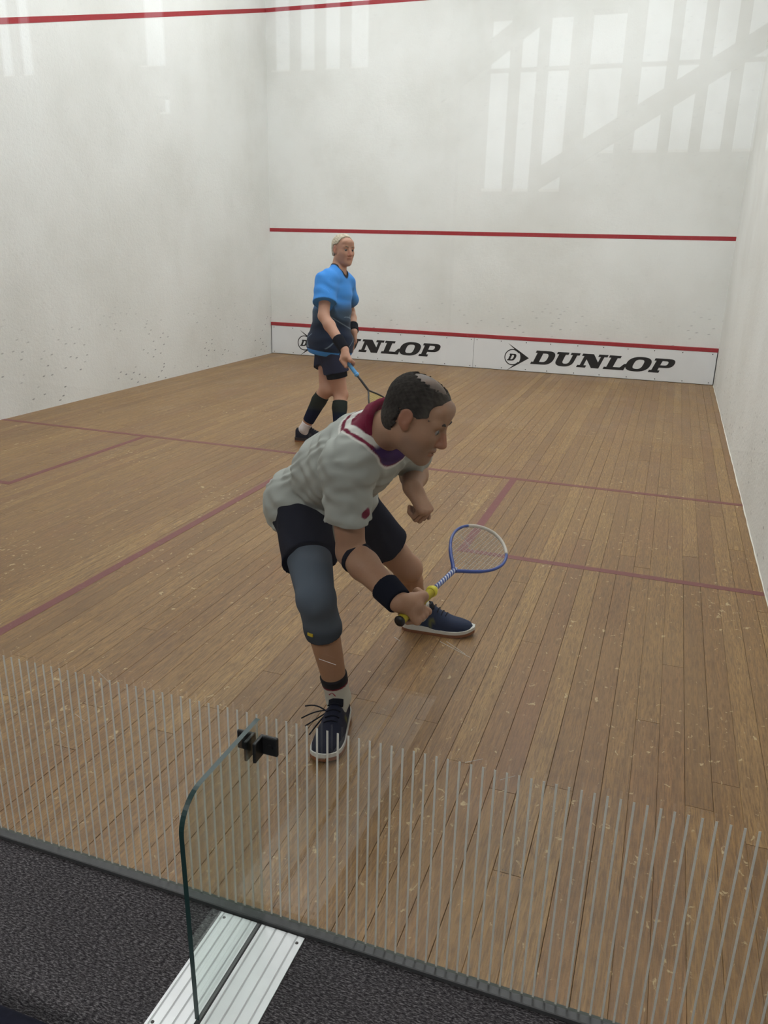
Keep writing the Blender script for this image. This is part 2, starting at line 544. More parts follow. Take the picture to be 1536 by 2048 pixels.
for off in (0.0, -3.189):
    z0, h = 0.113, 0.188
    for ch, x, w in (('D', 4.005, .285), ('U', 4.295, .305), ('N', 4.632, .335), ('L', 4.985, .27), ('O', 5.245, .31), ('P', 5.568, .27)):
        glyph(ch, x + off, z0, h, w)
    cx, cz, R = 3.752 + off, 0.188, 0.112
    ring = [[(cx + R * math.cos(a), cz + R * math.sin(a)) for a in np.linspace(0.62, 2 * math.pi - 0.62, 40)] +
            [(cx + (R - .013) * math.cos(a), cz + (R - .013) * math.sin(a)) for a in np.linspace(2 * math.pi - 0.62, 0.62, 40)]]
    poly_mesh('emblem_ring', ring, 0.0015, M['ink'], tin, lambda a, b, c: (a, TY - 0.0008 - c, b))
    hd = [(cx - .075, cz + .19), (cx + .085, cz + .094), (cx + .232, cz), (cx + .085, cz - .094), (cx - .075, cz - .19), (cx + .035, cz - .101)]
    hd += [(cx + R * 1.0 * math.cos(a), cz + R * math.sin(a)) for a in np.linspace(-0.85, 0.85, 12)] + [(cx + .035, cz + .101)]
    poly_mesh('emblem_arrow', [hd], 0.0015, M['ink'], tin, lambda a, b, c: (a, TY - 0.0008 - c, b))
    w0, hh = .105, .095
    loops = [[(cx - .075 + p[0] / 1.6 * w0 + .4 * p[1] * hh, cz - .048 + p[1] * hh) for p in lp] for lp in GL['D']]
    poly_mesh('emblem_letter', loops, 0.0015, M['ink'], tin, lambda a, b, c: (a, TY - 0.0008 - c, b))

# ------------------------------------------------------------------ glass back wall with printed stripes
GH = 2.13
JX = 4.99
SP, SW, STOP = 0.0255, 0.0048, 0.596
bm = bmesh.new()
add_box(bm, (-SW / 2, -0.0004, -0.29), (SW / 2, 0.0004, 0.29))
stripe_me = bpy.data.meshes.new('stripe')
bm.to_mesh(stripe_me); bm.free()
stripe_me.materials.append(M['stripe'])
glass_things = []
for x0, x1, lab in ((0.006, JX, 'tall clear glass wall panel with thin vertical stripes, left of the glass fin'),
                    (JX, CW - 0.004, 'tall clear glass wall panel with thin vertical stripes, right of the glass fin')):
    g = thing('glass_wall', lab, 'glass wall', ((x0 + x1) / 2, -0.006, 0.0), 'glass back wall panels')
    glass_things.append(g)
    vs = [(x, y, z) for y in (-0.012, 0.0) for x, z in ((x0, 0.006), (x1, 0.006), (x1, GH), (x0, GH))]
    mesh_obj('pane', vs, [(0, 1, 2, 3), (7, 6, 5, 4)], M['glass'], g)
    mesh_obj('ground_edge', vs, [(0, 4, 5, 1), (2, 6, 7, 3)], M['ground'], g)
    k = math.ceil((x0 + 0.004 - 5.087) / SP)
    while 5.087 + k * SP < x1 - 0.004:
        o = bpy.data.objects.new('stripe', stripe_me)
        o.location = (5.087 + k * SP, -0.0128, STOP - 0.29)
        COL.objects.link(o); put(o, g)
        k += 1
SCL, SCR = glass_things
# fine scratches on the viewing side of the glass
for xs0, zs0, xs1, zs1 in [(5.4128, 0.8701, 5.4769, 0.8468), (5.4264, 0.8728, 5.4662, 0.8525), (5.314, 0.8608, 5.3274, 0.8542), (4.5432, 0.6143, 4.5761, 0.5877), (4.4575, 0.4704, 4.4869, 0.4552), (4.3864, 0.4125, 4.4137, 0.3994), (5.481, 0.5969, 5.5177, 0.6154), (5.5578, 0.574, 5.5881, 0.5924), (5.1435, 0.7735, 5.1837, 0.7673), (5.4416, 1.1057, 5.4731, 1.0743)]:
    bm = bmesh.new()
    add_tube(bm, [(xs0, -0.0124, zs0), (xs1, -0.0124, zs1)], 0.0005, 5)
    bm_obj('scratch', bm, M['scratch'], SCR if xs0 > JX else SCL)
ch = tag(box('trim_2', (0.0, -0.036, 0.0), (CW, -0.0135, 0.014), M['channel'], None, 0.002), kind='structure')
tag(box('trim_3', (0.0, -0.0125, 0.0), (CW, 0.0, 0.005), M['channel']), kind='structure')

# glass fin that braces the wall
fin = thing('glass_fin', 'short glass fin with rounded top corner standing on the aluminium strips', 'glass fin', (JX, -0.18, 0.0))
FT = 0.0115
prof = [(-0.016, 0.012), (-0.016, 0.588)]
prof += [(-0.262 - 0.075 * math.sin(a), 0.513 + 0.075 * math.cos(a)) for a in np.linspace(0, math.pi / 2, 12)]
prof += [(-0.327, 0.012)]
n = len(prof)
vs = [(JX - FT / 2, y, z) for y, z in prof] + [(JX + FT / 2, y, z) for y, z in prof]
mesh_obj('pane', vs, [tuple(range(n)), tuple(range(2 * n - 1, n - 1, -1))], M['finglass'], fin)
mesh_obj('polished_edge', vs, [(i, i + 1, i + 1 + n, i + n) for i in range(1, n - 1)], M['edge'], fin)['label'] = 'dark green polished edge'
# black clamp: two angle pieces
clamp = thing('glass_clamp', 'black angle clamp holding the glass fin to the striped glass wall', 'clamp', (JX, -0.02, 0.5))
for s in (-1, 1):
    bm = bmesh.new()
    xa = JX + s * (FT / 2 + 0.001)
    lo, hi = sorted((xa, xa + s * 0.046))
    add_box(bm, (lo, -0.025, 0.500), (hi, -0.0140, 0.549), 0.004, 2)
    lo, hi = sorted((xa, xa + s * 0.0085))
    add_box(bm, (lo, -0.060, 0.497), (hi, -0.0142, 0.549), 0.003, 2)
    pc = bm_obj('angle_plate', bm, M['blackmetal'], clamp)
    bm = bmesh.new()
    bmesh.ops.create_cone(bm, cap_ends=True, segments=14, radius1=0.008, radius2=0.007, depth=0.004,
                          matrix=Matrix.Translation((JX + s * 0.034, -0.026, 0.524)) @ Matrix.Rotation(math.pi / 2, 4, 'X'))
    bm_obj('bolt_head', bm, M['blackmetal'], clamp)

# ribbed aluminium strips on the carpet, either side of the fin
def alu_strip(x0, x1, label, screws):
    t = thing('aluminium_strip', label, 'floor strip', ((x0 + x1) / 2, -0.5, 0), 'aluminium strips under the glass fin')
    w = x1 - x0
    prof = [(x0, 0.001), (x1, 0.001), (x1, 0.004)]
    ng = 4
    xs = [x1 - w * (k + 0.5) / ng - 0.004 for k in range(ng)]
    for gx in xs:
        prof += [(gx + 0.0025, 0.004), (gx + 0.001, 0.0026), (gx - 0.001, 0.0026), (gx - 0.0025, 0.004)]
    prof += [(x0, 0.004)]
    ya, yb = -0.040, -1.15
    n = len(prof)
    vs = [(x, ya, z) for x, z in prof] + [(x, yb, z) for x, z in prof]
    fs = [tuple(range(n))[::-1], tuple(range(n, 2 * n))] + [(i, (i + 1) % n, (i + 1) % n + n, i + n) for i in range(n)]
    mesh_obj('plate', vs, fs, M['alu'], t)
    for gx in xs:
        box('groove', (gx - 0.0018, yb, 0.0024), (gx + 0.0018, ya, 0.0029), M['groove'], t)
    for sx, sy in screws:
        bm = bmesh.new()
        bmesh.ops.create_cone(bm, cap_ends=True, segments=12, radius1=0.0042, radius2=0.003, depth=0.002, matrix=Matrix.Translation((sx, sy, 0.005)))
        bm_obj('screw', bm, M['screw'], t)
alu_strip(4.882, 4.9835, 'ribbed silver aluminium floor strip left of the glass fin', [(4.897, -0.055), (4.897, -0.36), (4.90, -0.85)])
alu_strip(4.9965, 5.115, 'ribbed silver aluminium floor strip right of the glass fin', [(5.103, -0.060), (5.10, -0.45), (5.10, -0.9)])
tag(box('trim_4', (4.9835, -1.15, 0.0), (4.9965, -0.04, 0.003), M['ink']), kind='structure')

# ------------------------------------------------------------------ the viewing area behind the glass
carpet = tag(box('carpet', (-3.0, -7.0, -0.08), (9.2, 0.0, 0.0), M['carpet']), kind='structure')
YB = -6.0
# back wall of the viewing area with real window openings
bm = bmesh.new()
wins = [(-2.6, -0.72, 3.20, 5.0), (0.52, 0.86, 3.22, 5.0), (0.70, 0.88, 2.80, 2.96), (1.95, 2.95, 3.12, 5.0), (4.02, 4.72, 2.10, 3.46),
        (4.86, 5.14, 2.40, 3.46), (5.28, 6.5, 2.40, 4.4)]
xs = sorted({-3.0, 9.2} | {w[0] for w in wins} | {w[1] for w in wins})
zs = sorted({0.0, CH} | {w[2] for w in wins} | {w[3] for w in wins})
for xa, xb in zip(xs[:-1], xs[1:]):
    for za, zb in zip(zs[:-1], zs[1:]):
        cxm, czm = (xa + xb) / 2, (za + zb) / 2
        if any(w[0] < cxm < w[1] and w[2] < czm < w[3] for w in wins): continue
        add_box(bm, (xa, YB - 0.2, za), (xb, YB, zb))
bmesh.ops.remove_doubles(bm, verts=bm.verts, dist=1e-5)
tag(bm_obj('wall_back', bm, M['roomwall']), kind='structure')
tag(box('wall_side_left', (-3.2, -6.2, 0), (-3.0, 0.0, CH), M['roomwall']), kind='structure')
tag(box('wall_side_right', (9.2, -6.2, 0), (9.4, 0.0, CH), M['roomwall']), kind='structure')
tag(box('wall_wing_left', (-3.0, 0.0, 0), (-0.25, 0.2, CH), M['roomwall']), kind='structure')
tag(box('wall_wing_right', (CW + 0.25, 0.0, 0), (9.2, 0.2, CH), M['roomwall']), kind='structure')
# window frames
for k, w in enumerate(wins):
    wf = tag(box('window_%d' % (k + 1), (w[0], YB - 0.11, w[2]), (w[1], YB - 0.09, w[2] + 0.03), M['lampbody']), kind='structure')
    nm = max(1, round((w[1] - w[0]) / 0.26))
    for j in range(1, nm):
        x = w[0] + (w[1] - w[0]) * j / nm
        box('window_mullion', (x - 0.045, YB - 0.12, w[2]), (x + 0.045, YB - 0.06, w[3]), M['darkwood'], wf)
    if w[2] < 3.0 and w[3] > 3.1:
        box('window_transom', (w[0], YB - 0.12, 3.05), (w[1], YB - 0.06, 3.075), M['darkwood'], wf)
# sloping stair stringers in front of the windows
st = thing('staircase', 'dark staircase with sloping stringers seen only as a reflection', 'staircase', (5.2, YB + 0.4, 0))
for k, (xa, za, xb, zb) in enumerate(((3.75, 2.76, 5.6, 4.0), (4.55, 2.06, 7.1, 3.6), (4.0, 1.95, 6.8, 3.72 - 0.15))):
    if k == 2: continue
    bm = bmesh.new()
    vs = []
    for y in (YB + 0.35, YB + 0.41):
        vs.append([bm.verts.new(p) for p in ((xa, y, za), (xb, y, zb), (xb, y, zb + 0.17), (xa, y, za + 0.17))])
    bm.faces.new(vs[0]); bm.faces.new(vs[1][::-1])
    for i in range(4):
        bm.faces.new((vs[0][(i + 1) % 4], vs[0][i], vs[1][i], vs[1][(i + 1) % 4]))
    bm_obj('stringer', bm, M['darkwood'], st)
for x in (3.86, 7.0):
    box('post', (x - 0.05, YB + 0.33, 0), (x + 0.05, YB + 0.43, 4.2), M['darkwood'], st)

# padded seat corner beside the photographer
seat = thing('padded_seat', 'dark navy padded seat corner at the bottom left of the viewing area', 'seat', (4.55, -1.05, 0.0))
box('cushion', (4.20, -1.30, 0.34), (5.01, -0.685, 0.432), M['seat'], seat, 0.034, 5, smooth=True)
box('base', (4.24, -1.26, 0.0), (4.86, -0.76, 0.35), M['seat'], seat, 0.01, 2)

# unseen lamps added to brighten stripes and carpet, above what the glass wall mirrors
for x in (2.2, 5.4):
    t = thing('added_lamp', 'long white pendant lamp above the viewing carpet, %s' % ('further left' if x < 3 else 'nearest the glass fin'), 'lamp', (x, -2.8, 3.5), 'viewing area lamps')
    box('housing', (x - 0.62, -2.92, 3.50), (x + 0.62, -2.68, 3.58), M['lampbody'], t, 0.01)
    box('diffuser', (x - 0.6, -2.90, 3.485), (x + 0.6, -2.70, 3.499), M['addedlamp'], t)
    for dx in (-0.5, 0.5):
        box('hanger', (x + dx - 0.006, -2.806, 3.57), (x + dx + 0.006, -2.794, CH), M['lampbody'], t)

# ceiling lamps over the court
for ix, x in enumerate((1.6, 4.8)):
    for iy, y in enumerate((2.7, 5.2, 7.7)):
        t = thing('ceiling_lamp', 'white panel lamp on the court ceiling, %s side, %s' % (('left', 'right')[ix], ('nearest the glass wall', 'above mid court', 'nearest the front wall')[iy]), 'lamp', (x, y, CH), 'court ceiling lamps')
        box('housing', (x - 0.65, y - 0.33, CH - 0.09), (x + 0.65, y + 0.33, CH - 0.001), M['lampbody'], t, 0.01)
        box('diffuser', (x - 0.6, y - 0.28, CH - 0.10), (x + 0.6, y + 0.28, CH - 0.091), M['lamp'], t)

# ------------------------------------------------------------------ figures: smooth-blended volumes turned into one surface
def V(*a): return np.array(a if len(a) > 1 else a[0], float)
def unit(v): v = np.asarray(v, float); return v / np.linalg.norm(v)
def lerp(a, b, t): return V(a) * (1 - t) + V(b) * t
def rc(a, b, ra, rb, clip=None, k=None, op='+'): return dict(t='rc', a=V(a), b=V(b), ra=ra, rb=rb, clip=clip, k=k, op=op)
def sp(c, r, **kw): return rc(c, V(c) + V(0, 0, 1e-4), r, r, **kw)
def el(c, r, R=None, clip=None, k=None, op='+'): return dict(t='el', c=V(c), r=V(r), R=np.eye(3) if R is None else R, clip=clip, k=k, op=op)

def eval_prim(p, X, Y, Z, infl):
    if p['t'] == 'rc':
        a, b = p['a'], p['b']
        ab = b - a
        L2 = ab @ ab
        px, py, pz = X - a[0], Y - a[1], Z - a[2]
        t = np.clip((px * ab[0] + py * ab[1] + pz * ab[2]) / L2, 0, 1)
        d = np.sqrt((px - t * ab[0]) ** 2 + (py - t * ab[1]) ** 2 + (pz - t * ab[2]) ** 2) - (p['ra'] + (p['rb'] - p['ra']) * t) - infl
    else:
        c, r, R = p['c'], p['r'] + infl, p['R']
        px, py, pz = X - c[0], Y - c[1], Z - c[2]
        q = [(px * R[0, i] + py * R[1, i] + pz * R[2, i]) for i in range(3)]
        k0 = np.sqrt(sum((q[i] / r[i]) ** 2 for i in range(3)))
        k1 = np.sqrt(sum((q[i] / r[i] ** 2) ** 2 for i in range(3)))
        d = k0 * (k0 - 1) / np.maximum(k1, 1e-6)
    if p['clip']:
        for (p0, n) in p['clip']:
            d = np.maximum(d, (X - p0[0]) * n[0] + (Y - p0[1]) * n[1] + (Z - p0[2]) * n[2])
    return d

def build_sdf(prims, h, k=0.02, infl=0.0, cuts=(), disp=None, shell=0.0, keep=None):
    lo = np.full(3, 1e9); hi = -lo
    for p in prims:
        if p['op'] == '-': continue
        if p['t'] == 'rc':
            r = max(p['ra'], p['rb']) + infl
            a = np.minimum(p['a'], p['b']) - r; b = np.maximum(p['a'], p['b']) + r
        else:
            r = max(p['r']) + infl
            a = p['c'] - r; b = p['c'] + r
        lo = np.minimum(lo, a); hi = np.maximum(hi, b)
    lo -= 4 * h + 0.008; hi += 4 * h + 0.008
    dims = np.ceil((hi - lo) / h).astype(int) + 1
    ax = [(lo[i] + h * np.arange(dims[i])).astype(np.float32) for i in range(3)]
    A = np.full(dims, 0.2, np.float32)
    for p in prims:
        kk = p['k'] if p['k'] is not None else k
        m = kk + 4 * h + 0.01
        if p['t'] == 'rc':
            r = max(p['ra'], p['rb']) + infl + m
            a = np.minimum(p['a'], p['b']) - r; b = np.maximum(p['a'], p['b']) + r
        else:
            r = max(p['r']) + infl + m
            a = p['c'] - r; b = p['c'] + r
        i0 = np.clip(np.floor((a - lo) / h).astype(int), 0, dims); i1 = np.clip(np.ceil((b - lo) / h).astype(int) + 1, 0, dims)
        if np.any(i1 <= i0): continue
        sl = tuple(slice(i0[i], i1[i]) for i in range(3))
        X = ax[0][sl[0]][:, None, None]; Y = ax[1][sl[1]][None, :, None]; Z = ax[2][sl[2]][None, None, :]
        d = eval_prim(p, X, Y, Z, infl if p['op'] == '+' else 0.0).astype(np.float32)
        S = A[sl]
        if p['op'] == '+':
            hh = np.maximum(kk - np.abs(S - d), 0) / kk
            A[sl] = np.minimum(S, d) - hh * hh * kk * 0.25
        else:
            hh = np.maximum(kk - np.abs(S + d), 0) / kk
            A[sl] = np.maximum(S, -d) + hh * hh * kk * 0.25
    X = ax[0][:, None, None]; Y = ax[1][None, :, None]; Z = ax[2][None, None, :]
    if disp is not None:
        A = A + disp(X, Y, Z).astype(np.float32)
    if shell > 0:
        A = np.maximum(A, -(A + shell))
    for (p0, n) in cuts:
        A = np.maximum(A, (X - p0[0]) * n[0] + (Y - p0[1]) * n[1] + (Z - p0[2]) * n[2]).astype(np.float32)
    if keep is not None:
        A = np.maximum(A, keep(X, Y, Z)).astype(np.float32)
    return A, lo, h

def surface_nets(A, lo, h):
    I = A < 0
    c = [I[i:I.shape[0] - 1 + i, j:I.shape[1] - 1 + j, k:I.shape[2] - 1 + k] for i in (0, 1) for j in (0, 1) for k in (0, 1)]
    s = sum(x.astype(np.int8) for x in c)
    act = (s > 0) & (s < 8)
    idx = np.argwhere(act)
    n = len(idx)
    cmap = np.full(act.shape, -1, np.int32)
    cmap[act] = np.arange(n)
    acc = np.zeros((n, 3)); cnt = np.zeros(n)
    corners = np.array([(i, j, k) for i in (0, 1) for j in (0, 1) for k in (0, 1)])
    val = [A[idx[:, 0] + o[0], idx[:, 1] + o[1], idx[:, 2] + o[2]].astype(float) for o in corners]
    for a in range(8):
        for b in range(a + 1, 8):
            df = corners[b] - corners[a]
            if np.abs(df).sum() != 1: continue
            m = (val[a] < 0) != (val[b] < 0)
            t = val[a][m] / (val[a][m] - val[b][m])
            acc[m] += corners[a] + t[:, None] * df
            cnt[m] += 1
    verts = lo + h * (idx + acc / cnt[:, None])
    faces = []
    for axis in range(3):
        o1, o2 = [(1, 2), (2, 0), (0, 1)][axis]
        sl0 = [slice(None)] * 3; sl1 = [slice(None)] * 3
        sl0[axis] = slice(0, -1); sl1[axis] = slice(1, None)
        a, b = I[tuple(sl0)], I[tuple(sl1)]
        e = np.argwhere(a != b)
        e = e[(e[:, o1] > 0) & (e[:, o2] > 0) & (e[:, o1] < A.shape[o1] - 1) & (e[:, o2] < A.shape[o2] - 1)]
        ins = a[e[:, 0], e[:, 1], e[:, 2]]
        q = []
        for d1, d2 in ((-1, -1), (0, -1), (0, 0), (-1, 0)):
            f = e.copy(); f[:, o1] += d1; f[:, o2] += d2
            q.append(cmap[f[:, 0], f[:, 1], f[:, 2]])
        q = np.stack(q, 1)
        q[~ins] = q[~ins][:, ::-1]
        faces.append(q)
    F = np.concatenate(faces)
    return verts, F[(F >= 0).all(1)]

def np_mesh(name, verts, faces, mat, parent, col=None):
    me = bpy.data.meshes.new(name)
    me.vertices.add(len(verts))
    me.vertices.foreach_set('co', np.asarray(verts, np.float32).ravel())
    me.loops.add(faces.size)
    me.loops.foreach_set('vertex_index', faces.astype(np.int32).ravel())
    me.polygons.add(len(faces))
    me.polygons.foreach_set('loop_start', np.arange(0, faces.size, 4, dtype=np.int32))
    me.update(calc_edges=True)
    me.polygons.foreach_set('use_smooth', np.ones(len(faces), bool))
    if col is not None:
        at = me.attributes.new('col', 'FLOAT_COLOR', 'POINT')
        c = np.ones((len(verts), 4), np.float32)
        c[:, :3] = col
        at.data.foreach_set('color', c.ravel())
    me.materials.append(mat)
    o = bpy.data.objects.new(name, me)
    COL.objects.link(o)
    if parent is not None: put(o, parent)
    return o

def sdf_obj(name, prims, h, mat, parent, col=None, **kw):
    v, f = surface_nets(*build_sdf(prims, h, **kw))
    c = None
    if col is not None:
        c = col(v) if callable(col) else np.tile(np.array(col[:3]), (len(v), 1))
    return np_mesh(name, v, f, mat, parent, c)

def ss(x, a, b):
    t = np.clip((x - a) / (b - a), 0, 1)
    return t * t * (3 - 2 * t)
def cmix(a, b, t): return np.asarray(a)[..., :3] * (1 - t[:, None]) + np.asarray(b)[..., :3] * t[:, None]
def wob(v, f, seed=0):
    r = np.random.default_rng(seed)
    out = 0
    for _ in range(6):
        d = unit(r.normal(size=3)) * f * r.uniform(0.6, 1.6)
        out = out + np.sin(v @ d + r.uniform(0, 6.28))
    return out / 6

SKIN = vcol('skin', 0.52, 0.35, 160, 0.06, sss=0.08)
CLOTH = vcol('knit_cloth', 0.85, 0.15, 420, 0.12, sheen=0.05)
DARKC = vcol('dark_cloth', 0.9, 0.08, 380, 0.12)
HAIR = vcol('hair', 0.85, 0.12, 420, 0.9)
EYE = vcol('eye', 0.15, 0.5, 50, 0.0)
SHOE = vcol('shoe_mesh', 0.7, 0.25, 500, 0.15)
RUBBER = simple('white_midsole', (0.60, 0.60, 0.56, 1), 0.6, 0.3)
GUM = simple('gum_outsole', (0.22, 0.085, 0.035, 1), 0.55, 0.4)
LACE = simple('dark_lace', (0.008, 0.009, 0.016, 1), 0.8, 0.2)

def frame_from(right, up):
    up = unit(up); right = unit(right - up * (right @ up))
    return np.stack([right, np.cross(up, right), up], 1)       # columns right, forward, up

def head_prims(c, R, s=1.0, nose=1.0):
    """skull, jaw, brow, cheeks, nose, lips and ears in the head's own frame (x right, y forward, z up)"""
    T = lambda x, y, z: c + R @ (V(x, y, z) * s)
    E = lambda p, r, **k: el(T(*p), V(r) * s, R, **k)
    P = [E((0, -.016, .034), (.076, .094, .083)), E((0, .026, -.028), (.062, .066, .088), k=.03),
         rc(T(-.046, .008, -.062), T(-.014, .070, -.102), .020 * s, .018 * s, k=.03), rc(T(.046, .008, -.062), T(.014, .070, -.102), .020 * s, .018 * s, k=.03),
         E((0, .074, -.101), (.021, .016, .016), k=.02), E((0, .040, -.064), (.050, .044, .042), k=.03),
         rc(T(-.042, .072, .021), T(.042, .072, .021), .013 * s, .013 * s, k=.018), E((0, .066, .055), (.052, .026, .032), k=.02)]
    for q in (-1, 1):
        P.append(E((q * .040, .052, -.026), (.023, .026, .024), k=.03))
        P.append(E((q * .034, .102, -.002), (.019, .018, .013), op='-', k=.014))
    P += [rc(T(0, .084, .010), T(0, .108 * nose, -.034), .0085 * s, .0125 * s, k=.010), E((0, .098, -.040), (.017, .012, .009), k=.008)]
    P += [E((0, .086, -.064), (.026, .014, .0065), k=.006), E((0, .084, -.076), (.023, .014, .0075), k=.006), rc(T(-.021, .093, -.0695), T(.021, .093, -.0695), .0028 * s, .0028 * s, op='-', k=.003)]
    for q in (-1, 1):
        a = q * .077
        P.append(E((a, -.012, .000), (.011, .021, .031), k=.006))
        P.append(E((a + q * .011, -.010, .002), (.007, .013, .020), op='-', k=.005))
        P.append(E((a - q * .004, -.002, -.026), (.010, .013, .014), k=.006))
    return P, T

def eyes(c, R, T, parent, s=1.0):
    for q in (-1, 1):
        ctr = T(q * .032, .0740, -.001)
        fw = R[:, 1]
        def col(v, ctr=ctr):
            d = ((v - ctr) / np.linalg.norm(v - ctr, axis=1)[:, None]) @ fw
            return cmix(np.tile(V(.34, .30, .28), (len(v), 1)), np.tile(V(.03, .035, .04), (len(v), 1)), ss(d, .72, .82))
        sdf_obj('eye', [sp(ctr, .0125 * s)], .0022, EYE, parent, col)

def grip_hand(W, G, a, right=True, rh=.016, s=1.0):
    """fist closed on a handle: W wrist, G point on the handle axis, a axis towards the racket head"""
    w = unit((W - G) - a * ((W - G) @ a))
    n = np.cross(a, w) if right else -np.cross(a, w)
    at = lambda phi, r, off: G + (n * math.cos(math.radians(phi)) - w * math.sin(math.radians(phi))) * r * s + a * off * s
    P = []
    offs = [.030, .010, -.010, -.029]
    rad = [.0098, .0102, .0096, .0085]
    for i, (o, r) in enumerate(zip(offs, rad)):
        ln = [0, 8, 2, -10][i]
        mcp = at(52, rh + .020, o * 1.05); pip = at(118, rh + .017, o); dip = at(178, rh + .012, o); tip = at(236 + ln, rh + .010, o)
        P += [rc(mcp, pip, (r + .0002) * s, (r - .0006) * s, k=.003), rc(pip, dip, (r - .0006) * s, (r - .0010) * s, k=.002), rc(dip, tip, (r - .0008) * s, (r - .0018) * s, k=.004)]
        P.append(rc(lerp(W, G + n * .030 * s, .25) + a * o * .5, mcp, .019 * s, .0112 * s, k=.009))
    # thumb leaves the side of the palm near its base and closes over the fingers
    cmc = at(-38, rh + .026, .020); mc = at(-85, rh + .018, .042); ip = at(-140, rh + .014, .046); tp = at(-196, rh + .014, .030)
    P += [rc(lerp(W, cmc, .45), cmc, .019 * s, .016 * s, k=.014), rc(cmc, mc, .0155 * s, .0125 * s, k=.008), rc(mc, ip, .0122 * s, .0108 * s, k=.004), rc(ip, tp, .0108 * s, .0088 * s, k=.004)]
    P.append(rc(W, lerp(W, G + n * .026 * s, .7), .026 * s, .027 * s, k=.015))
    P.append(dict(el(G, (.001,) * 3)))
    P.pop()
    # keep the handle's own space free
    P.append(rc(G - a * .12, G + a * .14, rh, rh, op='-', k=.002))
    return P

def open_hand(W, d, n, right=True, curls=((10, 15, 10),) * 4, s=1.0, thumb=30):
    """hand hanging from the wrist: d along the hand, n back-of-hand normal"""
    d = unit(d); n = unit(n - d * (n @ d))
    t = np.cross(d, n) if right else -np.cross(d, n)       # towards the thumb side
    P = []
    for i in range(4):
        o = (.029, .010, -.009, -.026)[i]
        mcp = W + (d * (.088, .092, .088, .080)[i] + t * o + n * .002) * s
        P.append(rc(W + d * .018 * s + t * o * .55 * s, mcp, .0165 * s, .0115 * s, k=.014))
        L = [(.044, .026, .021), (.048, .030, .022), (.045, .028, .021), (.035, .021, .019)][i]
        r = (.0095, .0098, .0092, .0082)[i]
        ang = 0; p = mcp
        for j in range(3):
            ang += math.radians(curls[i][j])
            q = p + (d * math.cos(ang) - n * math.sin(ang)) * L[j] * s
            P.append(rc(p, q, (r - j * .0009) * s, (r - (j + 1) * .0009) * s, k=.004))
            p = q
    th = math.radians(thumb)
    a0 = W + (d * .025 + t * .020) * s
    a1 = a0 + unit(d * math.cos(th) + t * math.sin(th) - n * .35) * .042 * s
    a2 = a1 + unit(d * .9 + t * .28 - n * .45) * .032 * s
    a3 = a2 + unit(d * .95 + t * .05 - n * .5) * .026 * s
    P += [rc(a0, a1, .017 * s, .013 * s, k=.012), rc(a1, a2, .0125 * s, .0108 * s, k=.004), rc(a2, a3, .0108 * s, .0085 * s, k=.004)]
    return P

